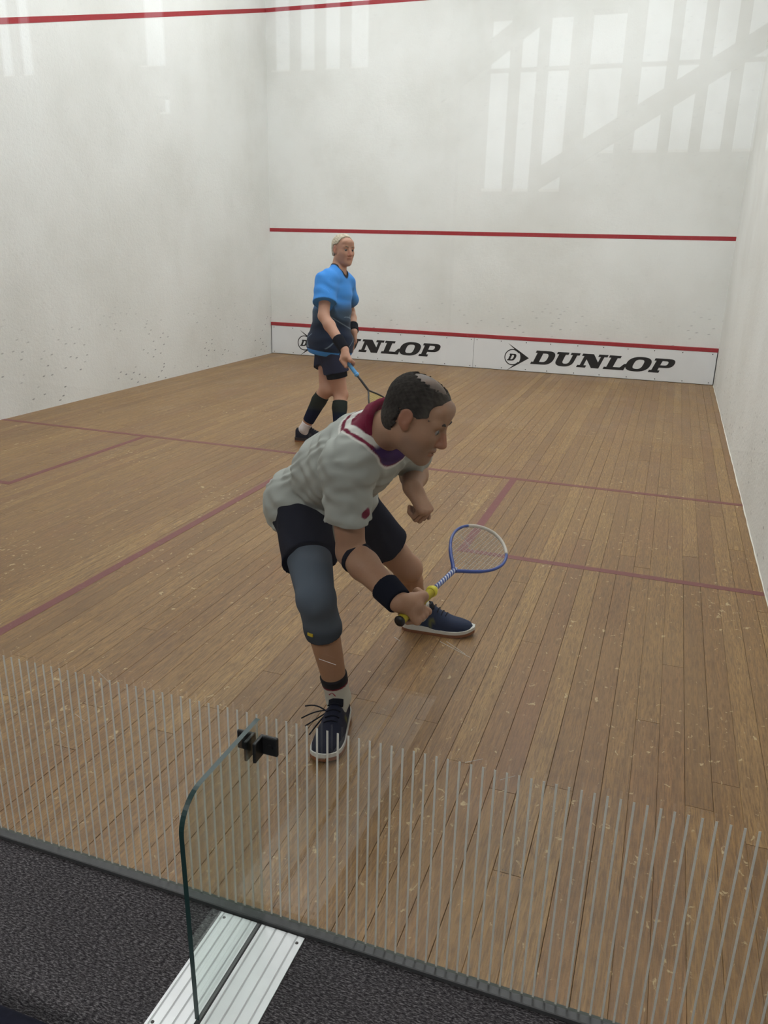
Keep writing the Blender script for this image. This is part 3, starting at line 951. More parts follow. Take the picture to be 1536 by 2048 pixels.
def shoe(parent, pos, direc, right, up_c, accent, pitch=0.0, L=0.312, sole_c=None, name='shoe', laces=True):
    """lofted trainer: pos is the point on the ground under the ankle, direc the way the toe points"""
    dy = unit(V(direc[0], direc[1], 0)); dx = V(dy[1], -dy[0], 0); dz = V(0, 0, 1)
    ball = .13
    def Wd(x, y, z):
        if pitch:                               # heel raised: turn about the ball of the foot
            c, s = math.cos(pitch), math.sin(pitch)
            yy, zz = y - ball, z
            y, z = ball + yy * c + zz * s, -yy * s + zz * c
            z = max(z, 0.0)
        return V(pos[0], pos[1], 0) + dx * x + dy * y + dz * z
    sg = 1 if right else -1
    ys = np.linspace(-.074, L - .074, 26)
    def prof(y):
        u = (y + .074) / L
        w = np.interp(u, [0, .03, .10, .25, .45, .66, .80, .92, .975, 1], [.016, .029, .037, .039, .044, .052, .051, .041, .027, .010])
        h = np.interp(u, [0, .05, .20, .36, .42, .55, .70, .85, .95, 1], [.098, .124, .102, .100, .126, .098, .076, .066, .056, .036])
        cx = np.interp(u, [0, .4, .7, 1], [0, .0, -.004, -.010]) * sg * -1
        return w, h, cx, u
    vs, fs, m = [], [], 17
    for y in ys:
        w, h, cx, u = prof(y)
        for k in range(m):
            a = math.pi * k / (m - 1)
            c, s_ = math.cos(a), math.sin(a)
            pw = 0.75
            narrow = 1 - .30 * abs(s_) ** 2 * (1 if u < .6 else .3)
            vs.append(Wd(cx + w * math.copysign(abs(c) ** pw, c) * narrow, y, .020 + (h - .020) * abs(s_) ** pw))
    nr = len(ys)
    for i in range(nr - 1):
        for k in range(m - 1):
            fs.append((i * m + k, i * m + k + 1, (i + 1) * m + k + 1, (i + 1) * m + k))
    vs = np.array(vs); fs = np.array(fs)
    cen = vs.mean(0)
    P0, P1, P2 = vs[fs[:, 0]], vs[fs[:, 1]], vs[fs[:, 2]]
    if (np.einsum('ij,ij->i', np.cross(P1 - P0, P2 - P0), P0 - cen)).mean() < 0: fs = fs[:, ::-1]
    u = ((vs - V(pos[0], pos[1], 0)) @ dy + .074) / L
    zz = vs[:, 2]
    col = np.tile(np.array(up_c[:3]), (len(vs), 1))
    stripe = (np.abs(u - .40 - (zz - .05) * 1.2) < .03) & (zz < .075) & (zz > .028)
    col[stripe] = accent[:3]
    o = np_mesh(name, vs, fs, SHOE, parent, col)
    # soles: white midsole over gum outsole, as sub-parts
    for nm, z0, z1, g, mt in (('midsole', .009, .027, .0035, sole_c or RUBBER), ('outsole', .0, .013, .0045, GUM)):
        outl = []
        for y in np.linspace(-.080, L - .068, 22):
            w, h, cx, uu = prof(min(max(y, -.074), L - .074))
            e = 1.0
            outl.append((cx, y, w + g))
        left = [(cx - w, y) for cx, y, w in outl]; rightp = [(cx + w, y) for cx, y, w in outl][::-1]
        ring = left + rightp
        n = len(ring)
        V0 = [Wd(x, y, z0 + (.010 * max(0, (y - .14) / .08) ** 2)) for x, y in ring]
        V1 = [Wd(x, y, z1 + (.010 * max(0, (y - .14) / .08) ** 2) + (.010 if nm == 'midsole' and y < .05 else 0)) for x, y in ring]
        q = mesh_obj(nm, V0 + V1, [tuple(range(n)), tuple(range(2 * n - 1, n - 1, -1))] + [(i, i + n, (i + 1) % n + n, (i + 1) % n) for i in range(n)], mt, None)
        bm = bmesh.new(); bm.from_mesh(q.data); bmesh.ops.recalc_face_normals(bm, faces=bm.faces); bm.to_mesh(q.data); bm.free()
        q.parent = o
        q.location = (0, 0, 0)
        q.matrix_parent_inverse = Matrix.Translation(-Vector(parent.location) - Vector(o.location))
    tg = [Wd(x, .064 - .014 * (x / .026) ** 2 - k * .012, .112 + k * .026 - 10 * x * x) for k in (0, 1) for x in np.linspace(-.026, .026, 7)]
    tg += [t_ - dy * .008 for t_ in tg]
    tf = []
    for q0 in (0, 14):
        tf += [(q0 + i, q0 + i + 1, q0 + i + 8, q0 + i + 7) for i in range(6)]
    tf += [(7 + i, 8 + i, 22 + i, 21 + i) for i in range(6)] + [(0, 7, 21, 14), (6, 13, 27, 20)]
    q = mesh_obj('tongue', tg, tf, LACE, None)
    q.parent = o
    q.matrix_parent_inverse = Matrix.Translation(-Vector(parent.location) - Vector(o.location))
    if laces:
        bm = bmesh.new()
        for j in range(5):
            y = .045 + j * .018
            w, h, cx, uu = prof(y)
            pts = [Wd(cx + x, y + .004 * sg * (x / .03), h * 1.0 - .5 * x * x / .03 + .003) for x in np.linspace(-.024, .024, 7)]
            add_tube(bm, pts, .0026, 6)
        q = bm_obj('laces', bm, LACE, None, True)
        q.parent = o
        q.matrix_parent_inverse = Matrix.Translation(-Vector(parent.location) - Vector(o.location))
    return o, Wd

def racket(name, label, butt, a, xdir, grip_c, frame_c, tip_c, string_c, collar_c):
    a = unit(a); x = unit(xdir - a * (xdir @ a)); nrm = np.cross(x, a)
    t = thing(name, label, 'racket', tuple(butt))
    Pt = lambda u, v, w=0.0: tuple(butt + x * u + a * v + nrm * w)
    def ghost(nm, c, rough=.45): return simple(nm, c, rough, .5)
    gm = NT('grip_tape').set(.75, .2); gm.base(grip_c)
    wv = gm.node('ShaderNodeTexWave'); wv.inputs['Scale'].default_value = 16; wv.inputs['Distortion'].default_value = 1
    gm.l(gm.pos(), wv.inputs['Vector']); gm.bump(wv.outputs['Fac'], .25, .002)
    bm = bmesh.new(); add_tube(bm, [Pt(0, v) for v in (0.004, .012, .05, .12, .19, .20)], [.0165, .0158, .0148, .0150, .0155, .0148], 14)
    bm_obj('grip', bm, gm.m, t, True)
    bm = bmesh.new(); add_tube(bm, [Pt(0, v) for v in (-.002, .006)], [.0172, .0172], 14)
    bm_obj('butt_cap', bm, M['ink'], t, True)
    bm = bmesh.new(); add_tube(bm, [Pt(0, v) for v in (.198, .206, .222)], [.0185, .0195, .0125], 14)
    bm_obj('grip_collar', bm, simple(name + '_collar', collar_c, .5, .4), t, True)
    # outline of the head
    hv = [(.362, .0035), (.385, .020), (.42, .048), (.46, .074), (.50, .092), (.54, .101), (.575, .101), (.61, .092), (.64, .074), (.662, .052), (.676, .028), (.683, .0)]
    vv = np.array([p[0] for p in hv]); ww = np.array([p[1] for p in hv])
    tt = np.linspace(0, 1, len(hv)); T = np.linspace(0, 1, 46)
    def cr(arr):
        out = []
        for q in T * (len(arr) - 1):
            i = min(int(q), len(arr) - 2); f = q - i
            p0, p1, p2, p3 = arr[max(i - 1, 0)], arr[i], arr[i + 1], arr[min(i + 2, len(arr) - 1)]
            out.append(.5 * (2 * p1 + (p2 - p0) * f + (2 * p0 - 5 * p1 + 4 * p2 - p3) * f * f + (3 * p1 - p0 - 3 * p2 + p3) * f ** 3))
        return np.array(out)
    sv, sw = cr(vv), cr(ww)
    fm = ghost(name + '_frame', frame_c, .3)
    tm = ghost(name + '_bumper', tip_c, .4)
    cutv = .625
    for q in (-1, 1):
        m = sv <= cutv + .01
        bm = bmesh.new(); add_tube(bm, [Pt(q * w_, v_) for v_, w_ in zip(sv[m], sw[m])], [.0068 if v_ < .45 else .0056 for v_ in sv[m]], 8)
        bm_obj('frame_side', bm, fm, t, True)
    m = sv >= cutv - .005
    pts = [Pt(-w_, v_) for v_, w_ in zip(sv[m], sw[m])] + [Pt(w_, v_) for v_, w_ in list(zip(sv[m], sw[m]))[::-1][1:]]
    bm = bmesh.new(); add_tube(bm, pts, .0066, 8)
    bm_obj('bumper', bm, tm, t, True)
    bm = bmesh.new(); add_tube(bm, [Pt(0, v) for v in (.20, .26, .33, .372)], [.0095, .0088, .0092, .0085], 10)
    sm = NT(name + '_shaft').set(.35, .5)
    if tip_c[0] > .3:
        dt = sm.node('ShaderNodeVectorMath', operation='DOT_PRODUCT')
        sm.l(sm.pos(), dt.inputs[0]); dt.inputs[1].default_value = tuple(a + x * .8)
        sn = sm.math('SINE', sm.math('MULTIPLY', dt.outputs['Value'], 420.0))
        sm.base(sm.mix(sm.math('GREATER_THAN', sn, .25), frame_c, lin(196, 200, 214)))
    else:
        sm.base(frame_c)
    bm_obj('shaft', bm, sm.m, t, True)
    bm = bmesh.new()
    wof = lambda v: float(np.interp(v, sv, sw))
    for u in np.arange(-.091, .0915, .0130):
        inside = [v for v in np.linspace(.365, .683, 160) if wof(v) > abs(u)]
        if len(inside) > 2: add_tube(bm, [Pt(u, inside[0]), Pt(u, inside[-1])], .0009, 4)
    for v in np.arange(.405, .678, .0130):
        add_tube(bm, [Pt(-wof(v), v, .0008), Pt(wof(v), v, .0008)], .0009, 4)
    bm_obj('strings', bm, ghost(name + '_string', string_c, .4), t, kind='stuff')
    return t

def loft_tube_prims(pts, radii): return [rc(pts[i], pts[i + 1], radii[i], radii[i + 1], k=.012) for i in range(len(pts) - 1)]

def figure(label, J, cfg):
    h = cfg['h']
    P = (J['rhip'] + J['lhip']) / 2
    S = (J['rsh'] + J['lsh']) / 2
    base = ((J['rank'] + J['lank']) / 2); base = (base[0], base[1], 0)
    root = thing('person', label, 'person', base)
    Fp = frame_from(J['rhip'] - J['lhip'], cfg.get('pelvis_up', S - P))
    Fc = frame_from(J['rsh'] - J['lsh'], J['neck'] - lerp(P, S, .5))
    Fm = frame_from(unit(J['rhip'] - J['lhip']) + unit(J['rsh'] - J['lsh']), S - P)
    bk = cfg.get('back', 0.0)
    mid = lerp(P, S, .42) - Fm[:, 1] * bk
    chest = lerp(P, S, .76) - Fc[:, 1] * bk * .6
    b = cfg['bulk']
    torso = [el(P + Fp[:, 2] * .02, V(.160, .110, .105) * b, Fp, k=.05), el(mid, V(.152, cfg['belly'], .150) * b, Fm, k=.06),
             el(chest, V(.168, .118, .165) * b, Fc, k=.06), rc(lerp(J['lsh'], J['rsh'], .14), lerp(J['lsh'], J['rsh'], .86), .068 * b, .068 * b, k=.05)]
    for s in ('r', 'l'):
        torso.append(sp(J[s + 'hip'] - Fp[:, 1] * .025 - Fp[:, 2] * .01, .098 * b, k=.05))
        torso.append(rc(J['neck'] + Fc[:, 2] * cfg.get('trap', .008), J[s + 'sh'], .048 * b, .054 * b, k=.04))
    arm_r = cfg['arm']; leg_r = cfg['leg']
    limbs = []
    calf = {}; kneecap = {}
    for s in ('r', 'l'):
        sh, eb, wr = J[s + 'sh'], J[s + 'elb'], J[s + 'wr']
        limbs += [rc(sh, eb, arm_r[0], arm_r[1], k=.03), rc(eb, lerp(eb, wr, .28), arm_r[1] * .98, arm_r[2], k=.02), rc(lerp(eb, wr, .28), wr, arm_r[2], arm_r[3], k=.02)]
        hp, kn, an = J[s + 'hip'], J[s + 'kn'], J[s + 'ank']
        fw = unit(np.cross(np.cross(kn - hp, an - kn) if np.linalg.norm(np.cross(kn - hp, an - kn)) > .01 else Fp[:, 0], an - kn))
        if fw @ Fp[:, 1] < 0: fw = -fw
        cp = lerp(kn, an, .30) - fw * .012
        calf[s] = cp; kneecap[s] = kn + fw * .012
        limbs += [rc(hp, kn, leg_r[0], leg_r[1], k=.04), rc(kn, cp, leg_r[1] * .97, leg_r[2], k=.02), rc(cp, an, leg_r[2], leg_r[3], k=.02), sp(kn + fw * .012, leg_r[1] * .86, k=.03)]
        fd = cfg['foot'][s]
        limbs.append(rc(an, an + V(fd[0], fd[1], 0) * .06 - V(0, 0, an[2] - .045), leg_r[3] * .88, .022, k=.015))
    H, RH = J['head'], cfg['headR']
    hp_, T = head_prims(H, RH, cfg.get('hs', 1.0), cfg.get('nose', 1.0))
    neck = [rc(J['neck'] - Fc[:, 2] * .03, T(0, -.022, -.055), .064 * b, .059, k=.03)]
    skin = lin(*cfg['skin'])[:3]
    def skincol(v):
        l = (v - H) @ RH
        n = wob(v, 45, 3) * .5 + .5
        c = cmix(np.tile(V(skin), (len(v), 1)), np.tile(V(skin) * V(.86, .76, .74), (len(v), 1)), n * .6)
        hd = np.linalg.norm(l, axis=1) < .16
        lips = hd & (np.abs(l[:, 2] + .070) < .011) & (np.abs(l[:, 0]) < .026) & (l[:, 1] > .078)
        c[lips] = V(skin) * V(.86, .70, .68)
        rosy = hd & (l[:, 1] > .09) & (l[:, 2] > -.05) & (l[:, 2] < 0)
        c[rosy] *= V(1.0, .82, .80)
        ear = hd & (np.abs(l[:, 0]) > .078)
        c[ear] *= V(1.0, .80, .78)
        if cfg.get('scalp'):
            sc_ = np.clip(ss(l[:, 2], .07, .10) * (np.linalg.norm(l, axis=1) < .16), 0, 1) * (.45 + .3 * wob(v, 120, 9))
            c = cmix(c, np.tile(V(.085, .07, .06), (len(v), 1)), np.clip(sc_ * 1.7, 0, .88))
        if cfg.get('stubble'):
            st = hd * ss(-l[:, 2], .030, .062) * ss(l[:, 1], -.01, .02) * ~lips
            c = cmix(c, c * .74 + V(.20, .19, .18) * .14, st)
        return c
    hands = cfg['hands'](J)
    body = torso + limbs + neck + hp_ + hands
    sdf_obj('body', body, h, SKIN, root, skincol, k=.02)
    eyes(H, RH, T, root)
    return root, dict(P=P, S=S, Fp=Fp, Fc=Fc, Fm=Fm, torso=torso, mid=mid, chest=chest, T=T, calf=calf, knee=kneecap, H=H, RH=RH)

def band(root, name, pts, radii, t0, t1, infl, mat, col, h, label=None, k=.015, more=()):
    """close-fitting sleeve round a limb between two cut planes (p, outward normal)"""
    o = sdf_obj(name, [rc(pts[i], pts[i + 1], radii[i], radii[i + 1], k=.012) for i in range(len(pts) - 1)] + list(more), h, mat, root, col, infl=infl, cuts=(t0, t1), k=k)
    if label: o['label'] = label
    return o
def cutp(a, b, t, sgn): return (lerp(a, b, t), unit(V(b) - V(a)) * sgn)

# ================================================================== the player lunging in front
JA = dict(head=V(5.107, .785, 1.158), neck=V(4.954, .899, 1.092), rsh=V(4.883, .773, .984), lsh=V(4.972, 1.075, 1.022), relb=V(4.884, .824, .680), rwr=V(5.102, .678, .604),
          lelb=V(4.955, 1.270, .850), lwr=V(5.016, 1.049, .854), rhip=V(4.583, 1.082, .722), lhip=V(4.699, 1.227, .715), rkn=V(4.794, .746, .532), rank=V(4.834, .846, .112),
          lkn=V(4.891, 1.431, .389), lank=V(4.887, 1.670, .085))
# court axes as seen from the viewing area: along the glass to the right, upwards, towards the glass
VA = np.array([[0.94195, -0.12837, 0.31025], [0.33492, 0.29385, -0.89525], [0.02375, 0.94719, 0.31979]])
def camdir(x, y, z): return unit(VA @ V(x, y, z))
upA = camdir(.45, .80, .40); fwA = camdir(.86, -.50, .22)
fwA = unit(fwA - upA * (fwA @ upA)); RA = np.stack([np.cross(fwA, upA), fwA, upA], 1)
buttA = V(5.114, .649, .553)
tipA = V(5.2590, 1.3146, 0.6343)
axA = unit(tipA - buttA)
gripA = buttA + axA * .085
footA = dict(r=unit(V(.20, -1, 0)), l=unit(V(.97, .12, 0)))
def handsA(J):
    R_ = grip_hand(J['rwr'], gripA, axA, True, .0160, 1.06)
    d = unit(camdir(.45, -.85, .1))
    L_ = open_hand(J['lwr'], d, camdir(.6, .5, .6), False, ((70, 80, 50), (75, 85, 50), (80, 85, 50), (80, 85, 50)), 1.05, 40)
    return R_ + L_
cfgA = dict(h=.0034, bulk=1.04, belly=.125, back=.05, arm=(.056, .047, .049, .033), leg=(.090, .053, .055, .037), skin=(170, 133, 107), headR=RA, foot=footA, hands=handsA,
            pelvis_up=V(.25, -.10, .9), stubble=True, scalp=True, hs=1.0)
pa, qa = figure('player in grey and maroon polo bent low, swinging a blue racket beside the glass wall', JA, cfgA)

def folds(amp, f, d1, d2, seed=0):
    d1 = unit(d1) * f; d2 = unit(d2) * f * .37
    def g(X, Y, Z):
        w = np.sin(X * d2[0] + Y * d2[1] + Z * d2[2] + 1.3 * seed) * 1.6
        return amp * np.sin(X * d1[0] + Y * d1[1] + Z * d1[2] + w) * (0.6 + 0.4 * np.sin(X * d2[1] * 1.7 - Z * d2[0] * 2.1 + Y * d2[2]))
    return g

def shirt(root, J, q, infl, hem, sleeve_t, sl_r, mat, col, h, fold, extra=(), neck_r=.070, hem_up=None):
    S_ = [dict(p) for p in q['torso']]
    for s in ('r', 'l'):
        sh, eb = J[s + 'sh'], J[s + 'elb']
        S_.append(rc(sh, lerp(sh, eb, sleeve_t + .12), sl_r[0], sl_r[1], clip=[cutp(sh, eb, sleeve_t, 1)], k=.045))
    up = q['Fm'][:, 2] if hem_up is None else unit(hem_up)
    S_.append(el(q['P'] + up * .01, V(.168, .125, .12), q['Fp'], k=.05))
    S_ += list(extra)
    S_.append(rc(J['neck'] + q['Fc'][:, 2] * -.01 + q['Fc'][:, 1] * .012, q['T'](0, -.01, -.03), neck_r * .92, neck_r, op='-', k=.006))
    return sdf_obj('shirt', S_, h, mat, root, col, infl=infl, k=.03, cuts=[(q['P'] - up * hem, -up)], disp=fold, shell=.009)

greyA = V(lin(172, 176, 170)[:3]); maroonA = V(lin(112, 22, 52)[:3]); whiteA = V(lin(214, 214, 208)[:3]); purpleA = V(lin(62, 30, 88)[:3])
def colA(v):
    d = np.linalg.norm(v - (JA['neck'] + qa['Fc'][:, 2] * .01), axis=1)
    fwd = (v - JA['neck']) @ qa['Fc'][:, 1]
    c = np.tile(greyA, (len(v), 1))
    c = cmix(c, np.tile(whiteA, (len(v), 1)), 1 - ss(d, .142, .145))
    c = cmix(c, np.tile(maroonA, (len(v), 1)), 1 - ss(d, .134, .137))
    c = cmix(c, np.tile(whiteA, (len(v), 1)), 1 - ss(d, .120, .123))
    c = cmix(c, np.tile(maroonA, (len(v), 1)), 1 - ss(d, .100, .103))
    c = cmix(c, np.tile(purpleA, (len(v), 1)), (1 - ss(d, .130, .134)) * ss(fwd, .05, .07))
    e = np.linalg.norm(v - (lerp(JA['rsh'], JA['relb'], .30) + qa['Fc'][:, 1] * .085), axis=1)
    return cmix(c, np.tile(maroonA, (len(v), 1)), 1 - ss(e, .018, .022))
fA1 = folds(.0043, 95, V(.55, -.2, .8), V(.9, .3, -.3))
fA2 = folds(.0022, 150, V(-.3, .5, .8), V(.2, .8, .5), 2)
shA = shirt(pa, JA, qa, .013, .085, .60, (.060, .066), CLOTH, colA, .0042, lambda X, Y, Z: fA1(X, Y, Z) + fA2(X, Y, Z), hem_up=unit(qa['S'] - qa['P']) + V(0, 0, .5), extra=[el(qa['P'], V(.158, .128, .12), qa['Fp'], k=.05)] + [sp(JA[s_ + 'hip'] - qa['Fp'][:, 1] * .02, .105, k=.05) for s_ in 'rl'])
# collar band of the polo
nk = JA['neck'] + qa['Fc'][:, 2] * .012
cax = unit(qa['T'](0, -.022, -.055) - JA['neck'])
cr_, cf_ = qa['Fc'][:, 0], np.cross(cax, qa['Fc'][:, 0])
bm = bmesh.new()
ringp = [nk + cax * (.030 - .030 * (math.sin(a) > 0) * math.sin(a)) + (cr_ * math.cos(a) + cf_ * math.sin(a)) * .074 for a in np.linspace(0, 2 * math.pi, 40, endpoint=False)]
add_tube(bm, ringp, .0125, 8, closed=True)
co = bm_obj('collar', bm, simple('maroon_collar', tuple(maroonA) + (1,), .85, .15), None, True)
co.parent = shA; co.matrix_parent_inverse = Matrix.Translation(-Vector(pa.location) - Vector(shA.location))
co['label'] = 'maroon collar'

black = V(.0085, .010, .017)
def shorts(root, J, q, infl, ts, r0, r1, top, mat, col, h, fold=None, name='shorts', upv=None):
    up = q['Fp'][:, 2] if upv is None else unit(upv)
    pr_ = [el(q['P'] + up * .02, V(.164, .118, .115), q['Fp'], k=.05)]
    for s, t in zip(('r', 'l'), ts):
        hp, kn = J[s + 'hip'], J[s + 'kn']
        pr_.append(sp(hp - q['Fp'][:, 1] * .028 - up * .01, .104, k=.05))
        pr_.append(rc(hp, lerp(hp, kn, t + .1), r0, r1, clip=[cutp(hp, kn, t, 1)], k=.04))
    return sdf_obj(name, pr_, h, mat, root, col, infl=infl, k=.03, cuts=[(q['P'] + up * top, up)], disp=fold, shell=.010)
fS = folds(.003, 80, V(.7, .3, .5), V(.2, .9, .1), 1)
shorts(pa, JA, qa, .006, (.62, .66), .096, .088, .10, DARKC, black * 1.3, .0045, fS)

# right knee sleeve, elbow strap, wristband, socks
slate = V(lin(92, 101, 112)[:3]); kA = JA['rkn']
def colknee(v):
    t = v[:, 2]
    c = np.tile(slate, (len(v), 1))
    c = cmix(c, np.tile(slate * .55, (len(v), 1)), 1 - ss(t, .40, .44))
    l = (v - V(4.76, .68, .372))
    return c
upthigh, loshin = lerp(JA['rhip'], kA, .55), lerp(kA, JA['rank'], .50)
ks = band(pa, 'knee_sleeve', [upthigh, kA, qa['calf']['r'], loshin], [.074, .056, .057, .050], cutp(kA, JA['rhip'], .45, 1), cutp(kA, JA['rank'], .36, 1), .006, DARKC, colknee, .004, 'slate grey knitted knee sleeve', more=[sp(qa['knee']['r'], .053 * .86 + .002, k=.03)])
yl = box('sleeve_tag', (-.012, -.003, -.006), (.012, .003, .006), simple('yellow_tag', lin(190, 165, 40), .7), None, .002)
tp = lerp(kA, JA['rank'], .33)
yl.location = Vector(tp + unit(camdir(-.62, 0, .78)) * .0655)
yl.rotation_euler = (0, 0, math.atan2(camdir(1, 0, .8)[1], camdir(1, 0, .8)[0]))
yl.parent = ks; yl.matrix_parent_inverse = Matrix.Translation(-Vector(pa.location) - Vector(ks.location))
band(pa, 'elbow_strap', [lerp(JA['relb'], JA['rwr'], -.1), lerp(JA['relb'], JA['rwr'], .28), lerp(JA['relb'], JA['rwr'], .6)], [.051, .051, .044], cutp(JA['relb'], JA['rwr'], .10, -1), cutp(JA['relb'], JA['rwr'], .16, 1), .004, DARKC, black, .003, 'thin dark elbow strap')
band(pa, 'wristband', [lerp(JA['relb'], JA['rwr'], .6), JA['rwr']], [.044, .036], cutp(JA['relb'], JA['rwr'], .72, -1), cutp(JA['relb'], JA['rwr'], 1.0, 1), .007, DARKC, black, .003, 'black wristband')
sockw = V(lin(196, 196, 186)[:3])
def colsock(v):
    t = ((v - JA['rkn']) @ unit(JA['rank'] - JA['rkn'])) / np.linalg.norm(JA['rank'] - JA['rkn'])
    c = np.tile(sockw, (len(v), 1))
    c = cmix(c, np.tile(V(lin(120, 20, 40)[:3]), (len(v), 1)), 1 - ss(t, .835, .842))
    return cmix(c, np.tile(V(.02, .018, .02), (len(v), 1)), 1 - ss(t, .822, .828))
for s in ('r', 'l'):
    kn, an = JA[s + 'kn'], JA[s + 'ank']
    fd = footA[s]
    sk = sdf_obj('sock', [rc(lerp(kn, an, .7), an, .046, .037, k=.02), rc(an, an + fd * .030 - V(0, 0, .060), .036, .026, k=.02)], .004, CLOTH, pa, colsock if s == 'r' else sockw, infl=.0045, cuts=[cutp(kn, an, .76, -1)])
    if s == 'r': socka = sk
# chevron mark on the near sock
cm_ = lerp(JA['rkn'], JA['rank'], .90) + V(.004, -.0475, 0)
bm = bmesh.new()
for q in (-1, 1):
    add_tube(bm, [cm_ + V(0, 0, .009), cm_ + V(q * .012, .002, -.004)], .0018, 6)
cv = bm_obj('chevron', bm, simple('sock_mark', lin(130, 25, 45), .8), None)
cv.parent = socka; cv.matrix_parent_inverse = Matrix.Translation(-Vector(pa.location) - Vector(socka.location))
navy = V(.011, .013, .030)
ra_, Wr = shoe(pa, JA['rank'], footA['r'], True, navy, V(.10, .10, .03))
la_, Wl = shoe(pa, JA['lank'], footA['l'], False, V(.012, .022, .055), V(.10, .10, .03))
# loose laces flying off the near shoe
bm = bmesh.new()
for e, z, c in (((-.115, .02, .075), .006, .02), ((-.12, .06, .05), .0, .01), ((-.10, .09, .04), .0, -.01), ((-.075, .13, .035), .0, .0)):
    a0 = Wr(.02, .05 + z * 3, .088); 
    b0 = V(Wr(-e[0], e[1], e[2]))
    pts = [lerp(a0, b0, t) + V(0, 0, math.sin(t * math.pi) * (.004 + c * .5)) for t in np.linspace(0, 1, 9)]
    add_tube(bm, pts, .0027, 6)
fl_ = bm_obj('loose_laces', bm, LACE, None, True)
fl_.parent = ra_; fl_.matrix_parent_inverse = Matrix.Translation(-Vector(pa.location) - Vector(ra_.location))

# hair: dark fringe round a bald crown, greying at the temples
def hair(root, q, infl, keep, col, h, extra=(), dispf=None, c=None, r=None):
    T, R, H = q['T'], q['RH'], q['H']
    def kp(X, Y, Z):
        dx, dy, dz = X - H[0], Y - H[1], Z - H[2]
        l = [dx * R[0, i] + dy * R[1, i] + dz * R[2, i] for i in range(3)]
        return keep(*l)
    pr_ = [el(T(0, -.016, .034), V(.076, .094, .083), R), el(T(0, -.035, -.02), V(.066, .066, .065), R, k=.02)] + list(extra)
    return sdf_obj('hair', pr_, h, HAIR, root, col, infl=infl, keep=kp, disp=dispf)
def keepA(x, y, z):
    face = np.maximum(-(y + .040), z - .012 - .35 * np.maximum(0, y - .01))
    front = y - (.058 + .10 * z)
    rag = .006 * np.sin(x * 190 + y * 130) * np.sin(y * 210 - z * 150) + .003 * np.sin(x * 520 + z * 480)
    bald = rag + np.sqrt((x / 1.0) ** 2 + ((y + .012) / 1.35) ** 2 + ((z - .125) / 1.0) ** 2) - .050
    low = -(z + .075)
    temple = np.sqrt((np.abs(x) - .078) ** 2 + (y - .088) ** 2 + (z - .055) ** 2) - .052
    return np.maximum.reduce([-face + rag, front + rag, -bald, low + 0 * x, -temple])
def colhA(v):
    l = (v - JA['head']) @ RA
    d = V(.013, .010, .008)
    g = V(.12, .105, .092)
    return cmix(np.tile(d, (len(v), 1)), np.tile(g, (len(v), 1)), np.clip(ss(l[:, 1], .0, .08) * .8 + ss(-l[:, 2], -.01, .05) * .35 + .22 * wob(v, 420, 5) + .10, 0, 1))
hA = folds(.0011, 900, V(.3, .7, .6), V(.8, .2, .4))
hair(pa, qa, .0065, keepA, colhA, .003, dispf=hA)
# brows
for s in (-1, 1):
    bm = bmesh.new()
    add_tube(bm, [qa['T'](s * .014, .0890, .023), qa['T'](s * .032, .0885, .029), qa['T'](s * .050, .0770, .023)], [.003, .004, .002], 8)
    bm_obj('eyebrow', bm, simple('brow_dark', (.05, .04, .035, 1), .8), pa, True)

racket('squash_racket', 'blue and white squash racket with yellow grip, swung low by the near player', buttA, axA, camdir(.80, -.58, .22),
       lin(176, 160, 50), lin(52, 76, 150), lin(206, 200, 190), lin(200, 196, 190), lin(226, 214, 70))

# ================================================================== the player in blue further back
JB = dict(head=V(3.190, 4.860, 1.587), neck=V(3.153, 4.823, 1.392), rsh=V(3.132, 4.641, 1.338), lsh=V(3.160, 4.965, 1.318), relb=V(3.175, 4.497, 1.086), rwr=V(3.363, 4.411, .916),
          lelb=V(3.129, 5.171, 1.066), lwr=V(3.242, 4.986, .923), rhip=V(3.150, 4.700, .838), lhip=V(3.050, 4.860, .847), rkn=V(3.235, 4.715, .430), rank=V(3.290, 4.560, .085),
          lkn=V(3.110, 4.700, .466), lank=V(2.905, 4.690, .105))
upB = unit(V(.05, .02, 1)); fwB = camdir(.62, -.10, .78); fwB = unit(fwB - upB * (fwB @ upB)); RB = np.stack([np.cross(fwB, upB), fwB, upB], 1)
gB0 = V(3.4032, 4.3094, 0.8287); gB1 = V(3.5997, 4.2807, 0.6201)
axB = unit(gB1 - gB0)
buttB = gB0
gripB = buttB + axB * .075
footB = dict(r=unit(V(.9, -.43, 0)), l=unit(V(.95, .30, 0)))
def handsB(J):
    R_ = grip_hand(J['rwr'], gripB, axB, True, .0160, 1.05)
    L_ = open_hand(J['lwr'], V(.10, -.10, -1), camdir(.9, .1, -.3), False, ((8, 12, 8), (45, 50, 30), (55, 60, 35), (60, 60, 35)), 1.05, 30)
    return R_ + L_
JB['rwr'] = gripB + unit(V(-.30, .25, 1.0)) * .085 + unit(np.cross(axB, V(0, 0, 1))) * .0
cfgB = dict(h=.0056, bulk=1.0, belly=.118, back=.0, arm=(.052, .044, .045, .031), leg=(.092, .058, .058, .038), skin=(190, 146, 122), headR=RB, foot=footB, hands=handsB, hs=1.0, trap=.024)
pb, qb = figure('player in blue fading to navy shirt standing near mid court, racket lowered', JB, cfgB)
blueB = V(lin(66, 142, 222)[:3]); navyB = V(lin(26, 38, 60)[:3]); midB = V(lin(62, 84, 104)[:3])
